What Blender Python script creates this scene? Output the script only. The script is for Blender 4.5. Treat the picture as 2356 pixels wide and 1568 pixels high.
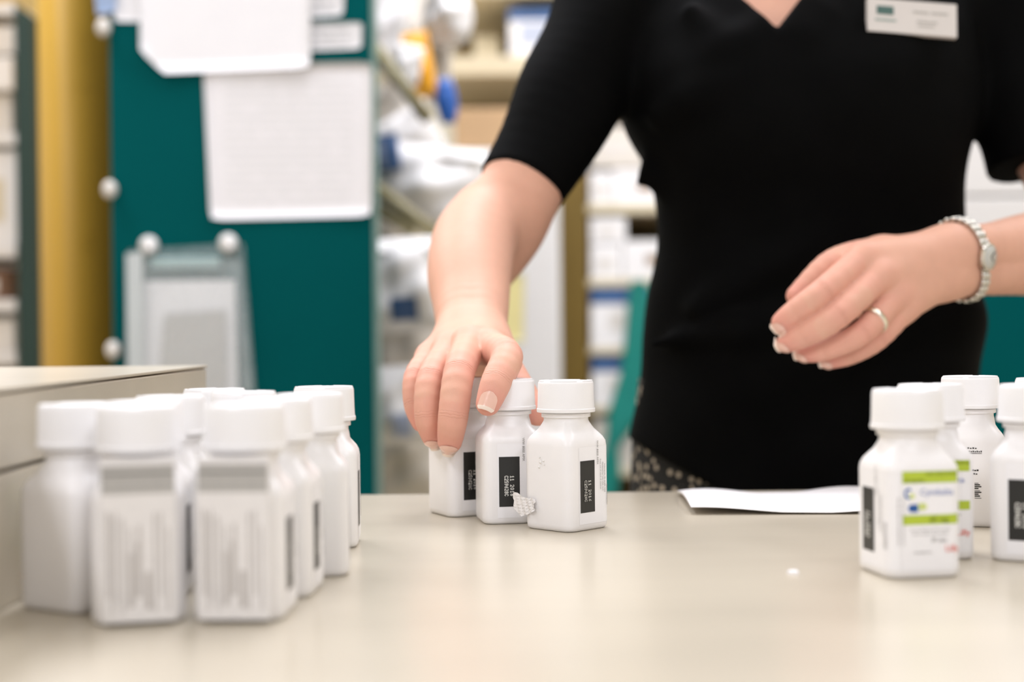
import bpy, bmesh, math, random
import numpy as np
from mathutils import Vector, Matrix

for o in list(bpy.data.objects):
    bpy.data.objects.remove(o)
scene = bpy.context.scene
COL = scene.collection
R = random.Random(7)

# ------------------------------------------------------------------ camera
CT = 0.92                      # counter top height above the floor
HC = 0.118                     # camera height above the counter
F = 50.0 / 36.0 * 2356.0       # focal length in pixels
PITCH, ROLL = 24.0 / F, 0.0105
CAM = Vector((0, 0, CT + HC))
fwd = Vector((0, math.cos(PITCH), -math.sin(PITCH)))
up0 = Vector((0, math.sin(PITCH), math.cos(PITCH)))
rx0 = Vector((1, 0, 0))
CR = math.cos(ROLL) * rx0 - math.sin(ROLL) * up0
CU = math.sin(ROLL) * rx0 + math.cos(ROLL) * up0
cam_d = bpy.data.cameras.new('camera')
cam = bpy.data.objects.new('camera', cam_d)
COL.objects.link(cam)
cam_d.lens = 50
cam_d.sensor_width = 36
cam_d.sensor_fit = 'HORIZONTAL'
cam_d.clip_start = 0.02
cam_d.dof.use_dof = True
cam_d.dof.focus_distance = 0.845
cam_d.dof.aperture_fstop = 3.6
M = Matrix.Identity(4)
for i in range(3):
    M[i][0], M[i][1], M[i][2], M[i][3] = CR[i], CU[i], -fwd[i], CAM[i]
cam.matrix_world = M
scene.camera = cam

# ------------------------------------------------------------------ world, exposure, lights
scene.view_settings.view_transform = 'Standard'
scene.view_settings.look = 'None'
scene.view_settings.gamma = 1.0
scene.view_settings.use_curve_mapping = False
scene.view_settings.exposure = -0.20
world = bpy.data.worlds.new('world')
scene.world = world
world.use_nodes = True
wb = world.node_tree.nodes['Background']
wb.inputs[0].default_value = (0.955, 0.985, 1.10, 1)
wb.inputs[1].default_value = 0.64


def area(name, loc, rot, sx, sy, power, col=(0.965, 0.985, 1.085)):
    d = bpy.data.lights.new(name, 'AREA')
    d.shape = 'RECTANGLE'
    d.size, d.size_y = sx, sy
    d.energy = power
    d.color = col
    o = bpy.data.objects.new(name, d)
    COL.objects.link(o)
    o.location = loc
    o.rotation_euler = rot
    return o


LAMPS = [(-1.15, 0.25), (1.15, 0.25), (-1.15, 1.55), (1.15, 1.55), (0.0, 1.75), (-1.15, 2.9), (1.15, 2.9), (-1.15, -1.7), (1.15, -1.7)]  # centre lamp and rearmost pair are added to brighten bags and background
LAMP_POWER = [9, 5, 20, 18, 34, 50, 40, 46, 38]
for (lx, ly), pw in zip(LAMPS, LAMP_POWER):
    area('troffer_lamp', (lx, ly, 2.655), (0, 0, 0), 0.55, 1.15, pw)


# ------------------------------------------------------------------ helpers
def P(px, py, Y):
    """world point seen at photo pixel (px, py) on the plane y = Y"""
    d = fwd + CR * ((px - 1178) / F) + CU * (-(py - 784) / F)
    return CAM + d * (Y / d.y)


def G(px, py, z=0.0):
    """world point on the horizontal plane z above the counter"""
    d = fwd + CR * ((px - 1178) / F) + CU * (-(py - 784) / F)
    return CAM + d * ((CT + z - CAM.z) / d.z)


def lin(c):
    c = c.lstrip('#')
    v = [int(c[i:i + 2], 16) / 255 for i in (0, 2, 4)]
    return tuple(x / 12.92 if x <= 0.04045 else ((x + 0.055) / 1.055) ** 2.4 for x in v) + (1,)


MATS = {}


def mat(name, col, rough=0.5, var=0.05, scale=40.0, bump=0.0, bscale=None, metal=0.0, sss=0.0, spec=0.5, coat=0.0):
    if name in MATS:
        return MATS[name]
    m = bpy.data.materials.new(name)
    m.use_nodes = True
    nt = m.node_tree
    b = nt.nodes['Principled BSDF']
    c = lin(col)
    tc = nt.nodes.new('ShaderNodeTexCoord')
    nz = nt.nodes.new('ShaderNodeTexNoise')
    nz.inputs['Scale'].default_value = scale
    nz.inputs['Detail'].default_value = 3
    nt.links.new(tc.outputs['Object'], nz.inputs['Vector'])
    rp = nt.nodes.new('ShaderNodeValToRGB')
    rp.color_ramp.elements[0].position = 0.3
    rp.color_ramp.elements[1].position = 0.7
    rp.color_ramp.elements[0].color = tuple(max(0, x * (1 - var)) for x in c[:3]) + (1,)
    rp.color_ramp.elements[1].color = tuple(min(1, x * (1 + var)) for x in c[:3]) + (1,)
    nt.links.new(nz.outputs['Fac'], rp.inputs['Fac'])
    nt.links.new(rp.outputs['Color'], b.inputs['Base Color'])
    b.inputs['Roughness'].default_value = rough
    b.inputs['Metallic'].default_value = metal
    b.inputs['Specular IOR Level'].default_value = spec
    if coat:
        b.inputs['Coat Weight'].default_value = coat
        b.inputs['Coat Roughness'].default_value = 0.15
    if sss:
        b.inputs['Subsurface Weight'].default_value = sss
        b.inputs['Subsurface Radius'].default_value = (0.8, 0.3, 0.18)
        b.inputs['Subsurface Scale'].default_value = 0.006
    if bump:
        n2 = nt.nodes.new('ShaderNodeTexNoise')
        n2.inputs['Scale'].default_value = bscale or scale * 4
        nt.links.new(tc.outputs['Object'], n2.inputs['Vector'])
        bp = nt.nodes.new('ShaderNodeBump')
        bp.inputs['Strength'].default_value = bump
        bp.inputs['Distance'].default_value = 0.001
        nt.links.new(n2.outputs['Fac'], bp.inputs['Height'])
        nt.links.new(bp.outputs['Normal'], b.inputs['Normal'])
    MATS[name] = m
    return m


def print_mat(name, paper, ink, axis, rows, cut=0.5, margin=(0.1, 0.9), stretch=14.0, dens=0.6):
    """paper with rows of small illegible print; axis 0: rows run along generated x, 1: along generated z"""
    m = mat(name, paper, 0.6, 0.015)
    nt = m.node_tree
    b = nt.nodes['Principled BSDF']
    tc = nt.nodes.new('ShaderNodeTexCoord')
    sp = nt.nodes.new('ShaderNodeSeparateXYZ')
    nt.links.new(tc.outputs['Generated'], sp.inputs[0])

    def math_(op, a, bb=None, c=None):
        n = nt.nodes.new('ShaderNodeMath')
        n.operation = op
        for k, v in enumerate((a, bb, c)):
            if v is None:
                continue
            if isinstance(v, (int, float)):
                n.inputs[k].default_value = v
            else:
                nt.links.new(v, n.inputs[k])
        return n.outputs[0]
    along, across = (sp.outputs[0], sp.outputs[2]) if axis == 0 else (sp.outputs[2], sp.outputs[0])
    ph = math_('MULTIPLY', across, float(rows))
    line = math_('GREATER_THAN', math_('FRACT', ph), cut)
    row = math_('FLOOR', ph)
    cv = nt.nodes.new('ShaderNodeCombineXYZ')
    nt.links.new(math_('MULTIPLY', along, stretch), cv.inputs[0])
    nt.links.new(math_('MULTIPLY', row, 3.37), cv.inputs[1])
    nz = nt.nodes.new('ShaderNodeTexNoise')
    nz.inputs['Scale'].default_value = 1.0
    nt.links.new(cv.outputs[0], nz.inputs['Vector'])
    on = math_('GREATER_THAN', nz.outputs['Fac'], 1 - dens)
    mg = math_('MULTIPLY', math_('GREATER_THAN', along, margin[0]), math_('LESS_THAN', along, margin[1]))
    mg2 = math_('MULTIPLY', math_('GREATER_THAN', across, 0.08), math_('LESS_THAN', across, 0.92))
    f = math_('MULTIPLY', math_('MULTIPLY', line, on), math_('MULTIPLY', mg, mg2))
    mx = nt.nodes.new('ShaderNodeMix')
    mx.data_type = 'RGBA'
    old = b.inputs['Base Color'].links[0].from_socket
    nt.links.new(f, mx.inputs['Factor'])
    nt.links.new(old, mx.inputs['A'])
    mx.inputs['B'].default_value = lin(ink)
    nt.links.new(mx.outputs['Result'], b.inputs['Base Color'])
    return m


def wloc(o):
    v = Vector((0, 0, 0))
    while o is not None:
        v = v + Vector(o.location)
        o = o.parent
    return v


def link(name, me, material, parent=None, smooth=False):
    o = bpy.data.objects.new(name, me)
    COL.objects.link(o)
    if material is not None and not me.materials:
        me.materials.append(material)
    if smooth:
        me.polygons.foreach_set('use_smooth', [True] * len(me.polygons))
    if parent is not None:
        o.parent = parent
    return o


def mesh(name, verts, faces, material, parent=None, smooth=False, world=False):
    """world=True: vertices are world coordinates, made local to the parent"""
    if world:
        if parent is not None:
            off = wloc(parent)
        else:
            vs = np.array([tuple(v) for v in verts])
            off = Vector((float(vs[:, 0].mean()), float(vs[:, 1].mean()), float(vs[:, 2].min())))
        verts = [Vector(v) - off for v in verts]
    me = bpy.data.meshes.new(name)
    me.from_pydata([tuple(v) for v in verts], [], faces)
    me.update()
    o = link(name, me, material, parent, smooth)
    if world and parent is None:
        o.location = off
    return o


def tag(o, label, cat, group=None, kind=None):
    o['label'] = label
    o['category'] = cat
    if group:
        o['group'] = group
    if kind:
        o['kind'] = kind
    return o


def empty(name, loc, label=None, cat=None, group=None, rz=0.0):
    o = bpy.data.objects.new(name, None)
    o.empty_display_size = 0.02
    COL.objects.link(o)
    o.location = loc
    o.rotation_euler = (0, 0, rz)
    if label:
        tag(o, label, cat, group)
    return o


def box(name, lo, hi, material, parent=None, bev=0.002, seg=2):
    """bevelled box given by world corners"""
    lo, hi = Vector(lo), Vector(hi)
    c = (lo + hi) / 2
    if parent is None:
        off = Vector((c.x, c.y, lo.z))
    else:
        off = wloc(parent)
    bm = bmesh.new()
    bmesh.ops.create_cube(bm, size=1.0)
    s = hi - lo
    for v in bm.verts:
        v.co = Vector((v.co.x * s.x, v.co.y * s.y, v.co.z * s.z)) + c - off
    bev = min(bev, 0.45 * min(abs(s.x), abs(s.y), abs(s.z)))
    if bev > 0:
        bmesh.ops.bevel(bm, geom=bm.edges[:], offset=bev, segments=seg, affect='EDGES', profile=0.5)
    me = bpy.data.meshes.new(name)
    bm.to_mesh(me)
    bm.free()
    o = link(name, me, material, parent)
    if parent is None:
        o.location = off
    return o


def pbox(name, px0, px1, py0, py1, Y, depth, material, parent=None, bev=0.002):
    """box whose front face (at y = Y) spans these photo pixels"""
    a, b = P(px0, (py0 + py1) / 2, Y), P(px1, (py0 + py1) / 2, Y)
    t, d = P((px0 + px1) / 2, py0, Y), P((px0 + px1) / 2, py1, Y)
    return box(name, (a.x, Y, d.z), (b.x, Y + depth, t.z), material, parent, bev)


def lathe(prof, n=48):
    vs, fs = [], []
    for (r, z) in prof:
        for k in range(n):
            a = 2 * math.pi * k / n
            vs.append((r * math.cos(a), r * math.sin(a), z))
    for i in range(len(prof) - 1):
        for k in range(n):
            k2 = (k + 1) % n
            fs.append((i * n + k, i * n + k2, (i + 1) * n + k2, (i + 1) * n + k))
    fs.append(tuple(reversed(range(n))))
    fs.append(tuple((len(prof) - 1) * n + k for k in range(n)))
    return vs, fs


def tube(pts, r, n=8, closed=False):
    vs, fs = [], []
    pts = [Vector(p) for p in pts]
    m = len(pts)
    for i, p in enumerate(pts):
        a = pts[(i - 1) % m] if closed or i > 0 else pts[0]
        b = pts[(i + 1) % m] if closed or i < m - 1 else pts[-1]
        t = (b - a).normalized()
        u = t.cross(Vector((0.13, 0.2, 1))).normalized()
        w = t.cross(u)
        rr = r[i] if isinstance(r, (list, tuple)) else r
        for k in range(n):
            an = 2 * math.pi * k / n
            vs.append(p + u * (rr * math.cos(an)) + w * (rr * math.sin(an)))
    for i in range(m if closed else m - 1):
        j = (i + 1) % m
        for k in range(n):
            k2 = (k + 1) % n
            fs.append((i * n + k, i * n + k2, j * n + k2, j * n + k))
    if not closed:
        fs.append(tuple(reversed(range(n))))
        fs.append(tuple((m - 1) * n + k for k in range(n)))
    return vs, fs


# ------------------------------------------------------------------ materials
laminate = mat('laminate', '#c2b8a5', 0.30, 0.06, 3.0, 0.04, 300, coat=0.12)
# long soft streaks along the counter
_nt = laminate.node_tree
_mp = _nt.nodes.new('ShaderNodeMapping')
_mp.inputs['Scale'].default_value = (1.0, 5.0, 5.0)
_tc = [n for n in _nt.nodes if n.type == 'TEX_COORD'][0]
_nz = [n for n in _nt.nodes if n.type == 'TEX_NOISE'][0]
_nt.links.new(_tc.outputs['Object'], _mp.inputs['Vector'])
_nt.links.new(_mp.outputs['Vector'], _nz.inputs['Vector'])
dark_gap = mat('dark_gap', '#4a4238', 0.8)
hdpe = mat('white_plastic', '#f1eeec', 0.34, 0.01, 60, sss=0.0)
cap_mat = mat('cap_plastic', '#f3f1f0', 0.42, 0.01, 60, 0.05, 900)
label_mat = mat('label_paper', '#f4f2f2', 0.38, 0.01, 80)
lot_black = mat('lot_black', '#1d1d1a', 0.35, 0.15, 120)
ink_white = mat('ink_white', '#e6e4dc', 0.5)
ink_grey = mat('ink_grey', '#7c7874', 0.6)
ink_dark = mat('ink_dark', '#3b3936', 0.6)
ink_green = mat('ink_green', '#b4c736', 0.45, 0.04)
ink_olive = mat('ink_olive', '#6b7a12', 0.5)
ink_blue = mat('ink_blue', '#2d62a8', 0.45)
ink_lilac = mat('ink_lilac', '#8e9ac6', 0.5)
ink_red = mat('ink_red', '#e8604c', 0.5)
ink_pale = mat('ink_pale', '#dbe58c', 0.5)
torn_paper = mat('torn_paper', '#e9e6e1', 0.8, 0.05, 400, 0.3, 900)
leaflet_paper = mat('leaflet_paper', '#e8e4e0', 0.6, 0.02, 200)
paper = mat('paper', '#efedee', 0.6, 0.015, 20)
teal = mat('teal_laminate', '#005253', 0.6, 0.05, 4, spec=0.03)
dark_green = mat('dark_green', '#1d3a34', 0.5, 0.08, 5)
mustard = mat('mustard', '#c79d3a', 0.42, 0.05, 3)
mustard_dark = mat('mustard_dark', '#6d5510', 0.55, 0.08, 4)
cream = mat('cream', '#d3c6a8', 0.5, 0.04, 5)
white_paint = mat('white_paint', '#e8e5e2', 0.5, 0.02, 5)
warm_white = mat('warm_white', '#ddd7cf', 0.6, 0.04, 8)
beige_panel = mat('beige_panel', '#ddd0b2', 0.6, 0.08, 8)
wire_metal = mat('wire_metal', '#8d866f', 0.4, 0.05, metal=0.6)
bag_white = mat('bag_white', '#f3f0ee', 0.6, 0.03, 12, 0.2, 60)
bag_grey = mat('bag_grey', '#ddd5c9', 0.6, 0.06, 12, 0.2, 60)
bag_orange = mat('bag_orange', '#f0a91c', 0.5, 0.08, 12, 0.2, 60)
blue_label = mat('blue_label', '#3d5f8e', 0.5, 0.1, 30)
bright_blue = mat('bright_blue', '#2f63b4', 0.4, 0.08, 20)
cardboard = mat('cardboard', '#c9a57c', 0.7, 0.05, 12)
teal_cloth = mat('teal_cloth', '#038376', 0.6, 0.08, 12, 0.2, 200)
yellow_note = mat('yellow_note', '#efe2a0', 0.7, 0.03)
brown_box = mat('brown_box', '#7a5a44', 0.7, 0.1)
chrome = mat('chrome', '#d9d6cd', 0.22, 0.04, 80, metal=1.0)
gold_white = mat('pale_gold', '#efe8d6', 0.28, 0.03, 80, metal=1.0)
watch_dial_m = mat('watch_dial', '#c9cac4', 0.15, 0.05, 60, coat=0.6)
black_knit = mat('black_knit', '#050505', 0.8, 0.25, 30, 0.2, 700, spec=0.06)
hair_mat = mat('hair', '#4a3220', 0.5, 0.3, 60)
eye_white = mat('eye_white', '#ece8e4', 0.2)
nail_mat = mat('nail', '#ecc0ad', 0.22, 0.02, 60, coat=0.3)
nail_tip = mat('nail_tip', '#f0dccb', 0.3, 0.02, 60)
floor_mat = mat('floor_vinyl', '#b9ac97', 0.45, 0.06, 2)
wall_mat = mat('wall_cream', '#d9d2bd', 0.7, 0.03, 2)
ceil_mat = mat('ceiling_white', '#eeece6', 0.8, 0.03, 30)

skirt_mat = mat('speckled_cloth', '#0f0f0e', 0.8, 0.1, 40)
_nt = skirt_mat.node_tree
_v = _nt.nodes.new('ShaderNodeTexVoronoi')
_v.inputs['Scale'].default_value = 125
_tc = [n for n in _nt.nodes if n.type == 'TEX_COORD'][0]
_nt.links.new(_tc.outputs['Object'], _v.inputs['Vector'])
_r = _nt.nodes.new('ShaderNodeValToRGB')
_r.color_ramp.interpolation = 'CONSTANT'
_r.color_ramp.elements[0].color = lin('#b9ac98')
_r.color_ramp.elements[1].color = lin('#0f0f0e')
_r.color_ramp.elements[1].position = 0.30
_nt.links.new(_v.outputs['Distance'], _r.inputs['Fac'])
_nt.links.new(_r.outputs['Color'], _nt.nodes['Principled BSDF'].inputs['Base Color'])

clear_film = bpy.data.materials.new('clear_film')
clear_film.use_nodes = True
_nt = clear_film.node_tree
_b = _nt.nodes['Principled BSDF']
_b.inputs['Base Color'].default_value = lin('#e6eeee')
_b.inputs['Roughness'].default_value = 0.12
_nz = _nt.nodes.new('ShaderNodeTexNoise')
_nz.inputs['Scale'].default_value = 14
_mr = _nt.nodes.new('ShaderNodeMapRange')
_mr.inputs['To Min'].default_value = 0.03
_mr.inputs['To Max'].default_value = 0.24
_nt.links.new(_nz.outputs['Fac'], _mr.inputs['Value'])
_nt.links.new(_mr.outputs['Result'], _b.inputs['Alpha'])

skin = mat('skin', '#dfaf96', 0.55, 0.03, 90, 0.12, 1400, sss=0.12, spec=0.22)
_nt = skin.node_tree
_b = _nt.nodes['Principled BSDF']
_at = _nt.nodes.new('ShaderNodeAttribute')
_at.attribute_name = 'flush'
_mx = _nt.nodes.new('ShaderNodeMix')
_mx.data_type = 'RGBA'
_old = _b.inputs['Base Color'].links[0].from_socket
_nt.links.new(_at.outputs['Fac'], _mx.inputs['Factor'])
_nt.links.new(_old, _mx.inputs['A'])
_mx.inputs['B'].default_value = lin('#e4978a')
_nt.links.new(_mx.outputs['Result'], _b.inputs['Base Color'])

def _n(op, a, bb=None, c=None, nt=skin.node_tree):
    n = nt.nodes.new('ShaderNodeMath')
    n.operation = op
    for k, v in enumerate((a, bb, c)):
        if v is None:
            continue
        if isinstance(v, (int, float)):
            n.inputs[k].default_value = v
        else:
            nt.links.new(v, n.inputs[k])
    return n.outputs[0]


_a1 = _nt.nodes.new('ShaderNodeAttribute')
_a1.attribute_name = 'joint_axial'
_a2 = _nt.nodes.new('ShaderNodeAttribute')
_a2.attribute_name = 'joint_mask'
_tc = [n for n in _nt.nodes if n.type == 'TEX_COORD'][0]
_wn = _nt.nodes.new('ShaderNodeTexNoise')
_wn.inputs['Scale'].default_value = 220
_nt.links.new(_tc.outputs['Object'], _wn.inputs['Vector'])
_t = _n('ADD', _a1.outputs['Fac'], _n('MULTIPLY', _n('SUBTRACT', _wn.outputs['Fac'], 0.5), 3.0))
_gs = None
for _c, _w in ((-1.9, .22), (0.0, .40), (1.5, .24)):
    _d = _n('DIVIDE', _n('SUBTRACT', _t, _c), _w)
    _e = _n('POWER', 2.718, _n('MULTIPLY', _n('MULTIPLY', _d, _d), -1.0))
    _gs = _e if _gs is None else _n('ADD', _gs, _e)
_gs = _n('MULTIPLY', _gs, _a2.outputs['Fac'])
_bp = [n for n in _nt.nodes if n.type == 'BUMP'][0]
_bp2 = _nt.nodes.new('ShaderNodeBump')
_bp2.inputs['Distance'].default_value = 0.0009
_bp2.inputs['Strength'].default_value = 0.45
_bp2.invert = True
_nt.links.new(_gs, _bp2.inputs['Height'])
_nt.links.new(_bp.outputs['Normal'], _bp2.inputs['Normal'])
_nt.links.new(_bp2.outputs['Normal'], _b.inputs['Normal'])
_mx2 = _nt.nodes.new('ShaderNodeMix')
_mx2.data_type = 'RGBA'
_nt.links.new(_n('MULTIPLY', _gs, 0.35), _mx2.inputs['Factor'])
_nt.links.new(_mx.outputs['Result'], _mx2.inputs['A'])
_mx2.inputs['B'].default_value = lin('#c98a70')
_nt.links.new(_mx2.outputs['Result'], _b.inputs['Base Color'])

# ------------------------------------------------------------------ room shell
def struct(o):
    o['kind'] = 'structure'
    return o


XL, XR, YB, YF, ZC = -2.6, 2.8, 4.4, -3.2, 2.75
struct(box('floor', (XL, YF, -0.05), (XR, YB, 0.0), floor_mat, bev=0))
struct(box('ceiling', (XL, YF, ZC), (XR, YB, ZC + 0.05), ceil_mat, bev=0))
struct(box('wall_back', (XL, YB, 0), (XR, YB + 0.08, ZC), wall_mat, bev=0))
struct(box('wall_left', (XL - 0.08, YF, 0), (XL, YB, ZC), wall_mat, bev=0))
struct(box('wall_right', (XR, YF, 0), (XR + 0.08, YB, ZC), wall_mat, bev=0))
struct(box('baseboard_back', (XL, YB - 0.015, 0), (XR, YB, 0.1), white_paint, bev=0.003))
LAMP_WORDS = {(-1.15, 0.25): 'white ceiling light over the beige ledge end of the counter', (1.15, 0.25): 'white ceiling light over the far end of the counter past the watch hand',
              (-1.15, 1.55): 'white ceiling light over the mustard cupboard and storage shelf', (1.15, 1.55): 'white ceiling light over the teal low cupboard',
              (0.0, 1.75): 'added white ceiling light above the person, brightening the bag rack',
              (-1.15, 2.9): 'added white ceiling light farthest back, over the bag rack side', (1.15, 2.9): 'added white ceiling light farthest back, past the mustard shelving',
              (-1.15, -1.7): 'white ceiling light behind the camera on the ledge side', (1.15, -1.7): 'white ceiling light behind the camera away from the ledge'}
for (lx, ly) in LAMPS:
    e = empty('ceiling_light', (lx, ly, 2.67), LAMP_WORDS[(lx, ly)], 'light', 'fluorescent ceiling lights')
    for (a, b) in (((lx - .32, ly - .62), (lx + .32, ly - .585)), ((lx - .32, ly + .585), (lx + .32, ly + .62)),
                   ((lx - .32, ly - .585), (lx - .285, ly + .585)), ((lx + .285, ly - .585), (lx + .32, ly + .585))):
        box('frame', (a[0], a[1], 2.68), (b[0], b[1], 2.75), white_paint, e, 0.003)
    box('diffuser', (lx - .284, ly - .584, 2.70), (lx + .284, ly + .584, 2.708), white_paint, e, 0)

# ------------------------------------------------------------------ counter
counter = empty('counter', (0, 0.6, 0), 'beige laminate pharmacy counter with a mottled glossy top', 'counter')
box('worktop', (-1.25, 0.10, CT - 0.035), (1.25, 1.035, CT), laminate, counter, 0.003)
box('front_panel', (-1.25, 1.0, 0.08), (1.25, 1.02, CT - 0.035), laminate, counter, 0.002)
box('side_panel', (-1.25, 0.14, 0.0), (-1.23, 1.0, CT - 0.035), laminate, counter, 0.002)
box('side_panel', (1.23, 0.14, 0.0), (1.25, 1.0, CT - 0.035), laminate, counter, 0.002)
box('plinth', (-1.2, 0.98, 0.0), (1.2, 1.0, 0.08), dark_gap, counter, 0.002)

LX = -0.2205
ledge = empty('raised_ledge', (-0.7, 0.65, CT), 'beige raised ledge on the counter beside the clustered bottles', 'ledge')
box('lower_panel', (-1.2, 0.2, CT), (LX, 1.025, CT + 0.0585), laminate, ledge, 0.001)
box('seam', (-1.198, 0.203, CT + 0.0584), (LX - 0.002, 1.022, CT + 0.0605), dark_gap, ledge, 0)
box('upper_panel', (-1.2, 0.2, CT + 0.0603), (LX, 1.025, CT + 0.0928), laminate, ledge, 0.001)
box('top_seam', (-1.198, 0.202, CT + 0.0927), (LX - 0.0012, 1.023, CT + 0.0937), dark_gap, ledge, 0)
box('top_sheet', (-1.2, 0.2, CT + 0.0936), (LX + 0.0006, 1.026, CT + 0.0955), laminate, ledge, 0.0006)

# ------------------------------------------------------------------ medicine bottles
S, RC = 0.0188, 0.0065            # half side, corner radius
FL = S - RC


def ring_square(inset):
    s, r = S - inset, max(RC - inset * 0.5, 0.002)
    f = s - r
    pts = []
    for q in range(4):
        a0 = math.pi / 2 * q
        cx, cy = f * (1 if q in (0, 3) else -1), f * (1 if q in (0, 1) else -1)
        for k in range(8):
            a = a0 + math.pi / 2 * k / 7
            pts.append((cx + r * math.cos(a), cy + r * math.sin(a)))
        nx = pts[-1]
        a1 = a0 + math.pi / 2
        cx2, cy2 = f * (1 if (q + 1) % 4 in (0, 3) else -1), f * (1 if (q + 1) % 4 in (0, 1) else -1)
        e = (cx2 + r * math.cos(a1), cy2 + r * math.sin(a1))
        for k in (1, 2, 3):
            t = k / 4
            pts.append((nx[0] * (1 - t) + e[0] * t, nx[1] * (1 - t) + e[1] * t))
    return pts


def bottle_body():
    prof = [(0.0006, 0.0032, 0, 0), (0.0, 0.0024, 0, 0), (0.0005, 0.0010, 0, 0), (0.0018, 0.0002, 0, 0), (0.004, 0, 0, 0), (0.025, 0, 0, 0),
            (0.0495, 0, 0, 0), (0.0522, 0.0004, 0.0, 0.02), (0.0547, 0.0016, 0.04, .0175), (0.0570, 0.0034, 0.14, .0165),
            (0.0592, 0.0052, 0.36, .0155), (0.0612, 0.0060, 0.66, .0146), (0.0630, 0.006, 0.92, .0138), (0.0642, 0.006, 1, .0134), (0.0660, 0, 1, .0133),
            (0.0662, 0, 1, .0144), (0.0664, 0, 1, .0147), (0.0683, 0, 1, .0147), (0.0686, 0, 1, .0144), (0.0688, 0, 1, .0132), (0.0735, 0, 1, .0132)]
    vs, fs = [], []
    n = None
    for (z, ins, t, r) in prof:
        sq = ring_square(ins)
        n = len(sq)
        for (x, y) in sq:
            a = math.atan2(y, x)
            vs.append(((1 - t) * x + t * r * math.cos(a), (1 - t) * y + t * r * math.sin(a), z))
    for i in range(len(prof) - 1):
        for k in range(n):
            k2 = (k + 1) % n
            fs.append((i * n + k, i * n + k2, (i + 1) * n + k2, (i + 1) * n + k))
    fs.append(tuple(reversed(range(n))))
    fs.append(tuple((len(prof) - 1) * n + k for k in range(n)))
    return vs, fs


def wrap(face, s, z, off):
    """a point of the label: face 0 = lot face (-y), 1 = front label (+x), 2 = +y, 3 = -x; s runs to the right seen from outside"""
    d = max(0.0, abs(s) - FL)
    sg = 1 if s >= 0 else -1
    if d == 0:
        x, y = s, -(S + off)
    else:
        a = d / RC
        x = sg * (FL + (RC + off) * math.sin(a))
        y = -(FL + (RC + off) * math.cos(a))
    c, sn = [(1, 0), (0, 1), (-1, 0), (0, -1)][face]
    return (c * x - sn * y, sn * x + c * y, z)


def patch(face, s0, s1, z0, z1, off=0.0002, thick=0.0):
    n = max(2, int(abs(s1 - s0) / 0.0015))
    vs, fs = [], []
    for i in range(n + 1):
        s = s0 + (s1 - s0) * i / n
        for z in (z0, z1):
            vs.append(wrap(face, s, z, off))
    for i in range(n):
        fs.append((2 * i, 2 * i + 2, 2 * i + 3, 2 * i + 1))
    return vs, fs


def join(parts):
    vs, fs = [], []
    for v, f in parts:
        b = len(vs)
        vs += list(v)
        fs += [tuple(i + b for i in q) for q in f]
    return vs, fs


_tcache = {}


def text_geo(txt, size, res=2):
    """flat lettering: list of 2D vertices centred on the origin, and faces"""
    key = (txt, res)
    if key not in _tcache:
        cu = bpy.data.curves.new('lettering', 'FONT')
        cu.body = txt
        cu.size = 1.0
        cu.align_x = 'CENTER'
        cu.align_y = 'CENTER'
        cu.resolution_u = res
        ob = bpy.data.objects.new('lettering_tmp', cu)
        COL.objects.link(ob)
        dg = bpy.context.evaluated_depsgraph_get()
        me = bpy.data.meshes.new_from_object(ob.evaluated_get(dg))
        _tcache[key] = ([(v.co.x, v.co.y) for v in me.vertices], [tuple(p.vertices) for p in me.polygons])
        bpy.data.objects.remove(ob)
        bpy.data.curves.remove(cu)
        bpy.data.meshes.remove(me)
    v, f = _tcache[key]
    return [(x * size, y * size) for x, y in v], f


def text_on(face, txt, s, z, size, rot=False, off=0.0006, stretch=1.0):
    """lettering on a bottle face centred at (s, z); rot: turned clockwise, reading downwards"""
    v, f = text_geo(txt, size)
    if rot:
        return [wrap(face, s + y, z - x * stretch, off) for x, y in v], f
    return [wrap(face, s + x * stretch, z + y, off) for x, y in v], f


STROKES = {'1': [[(.2, .75), (.5, 1), (.5, 0)], [(.15, 0), (.85, 0)]], '2': [[(.05, .85), (.3, 1), (.7, 1), (.92, .78), (.85, .55), (.05, 0), (.95, 0)]],
           '0': [[(.5, 1), (.1, .8), (.05, .5), (.1, .2), (.5, 0), (.9, .2), (.95, .5), (.9, .8), (.5, 1)]],
           '6': [[(.85, 1), (.45, .8), (.1, .4), (.15, .12), (.5, 0), (.85, .12), (.9, .4), (.55, .56), (.15, .42)]],
           '9': [[(.15, 0), (.55, .2), (.9, .6), (.85, .88), (.5, 1), (.15, .88), (.1, .6), (.45, .44), (.85, .58)]],
           '5': [[(.9, 1), (.15, 1), (.1, .58), (.6, .6), (.92, .38), (.8, .08), (.4, 0), (.05, .12)]],
           '8': [[(.5, .54), (.15, .72), (.2, .94), (.5, 1), (.8, .94), (.85, .72), (.5, .54), (.1, .32), (.15, .06), (.5, 0), (.85, .06), (.9, .32), (.5, .54)]],
           'C': [[(.95, .82), (.65, 1), (.3, .95), (.05, .65), (.05, .35), (.3, .05), (.65, 0), (.95, .18)]]}


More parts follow.
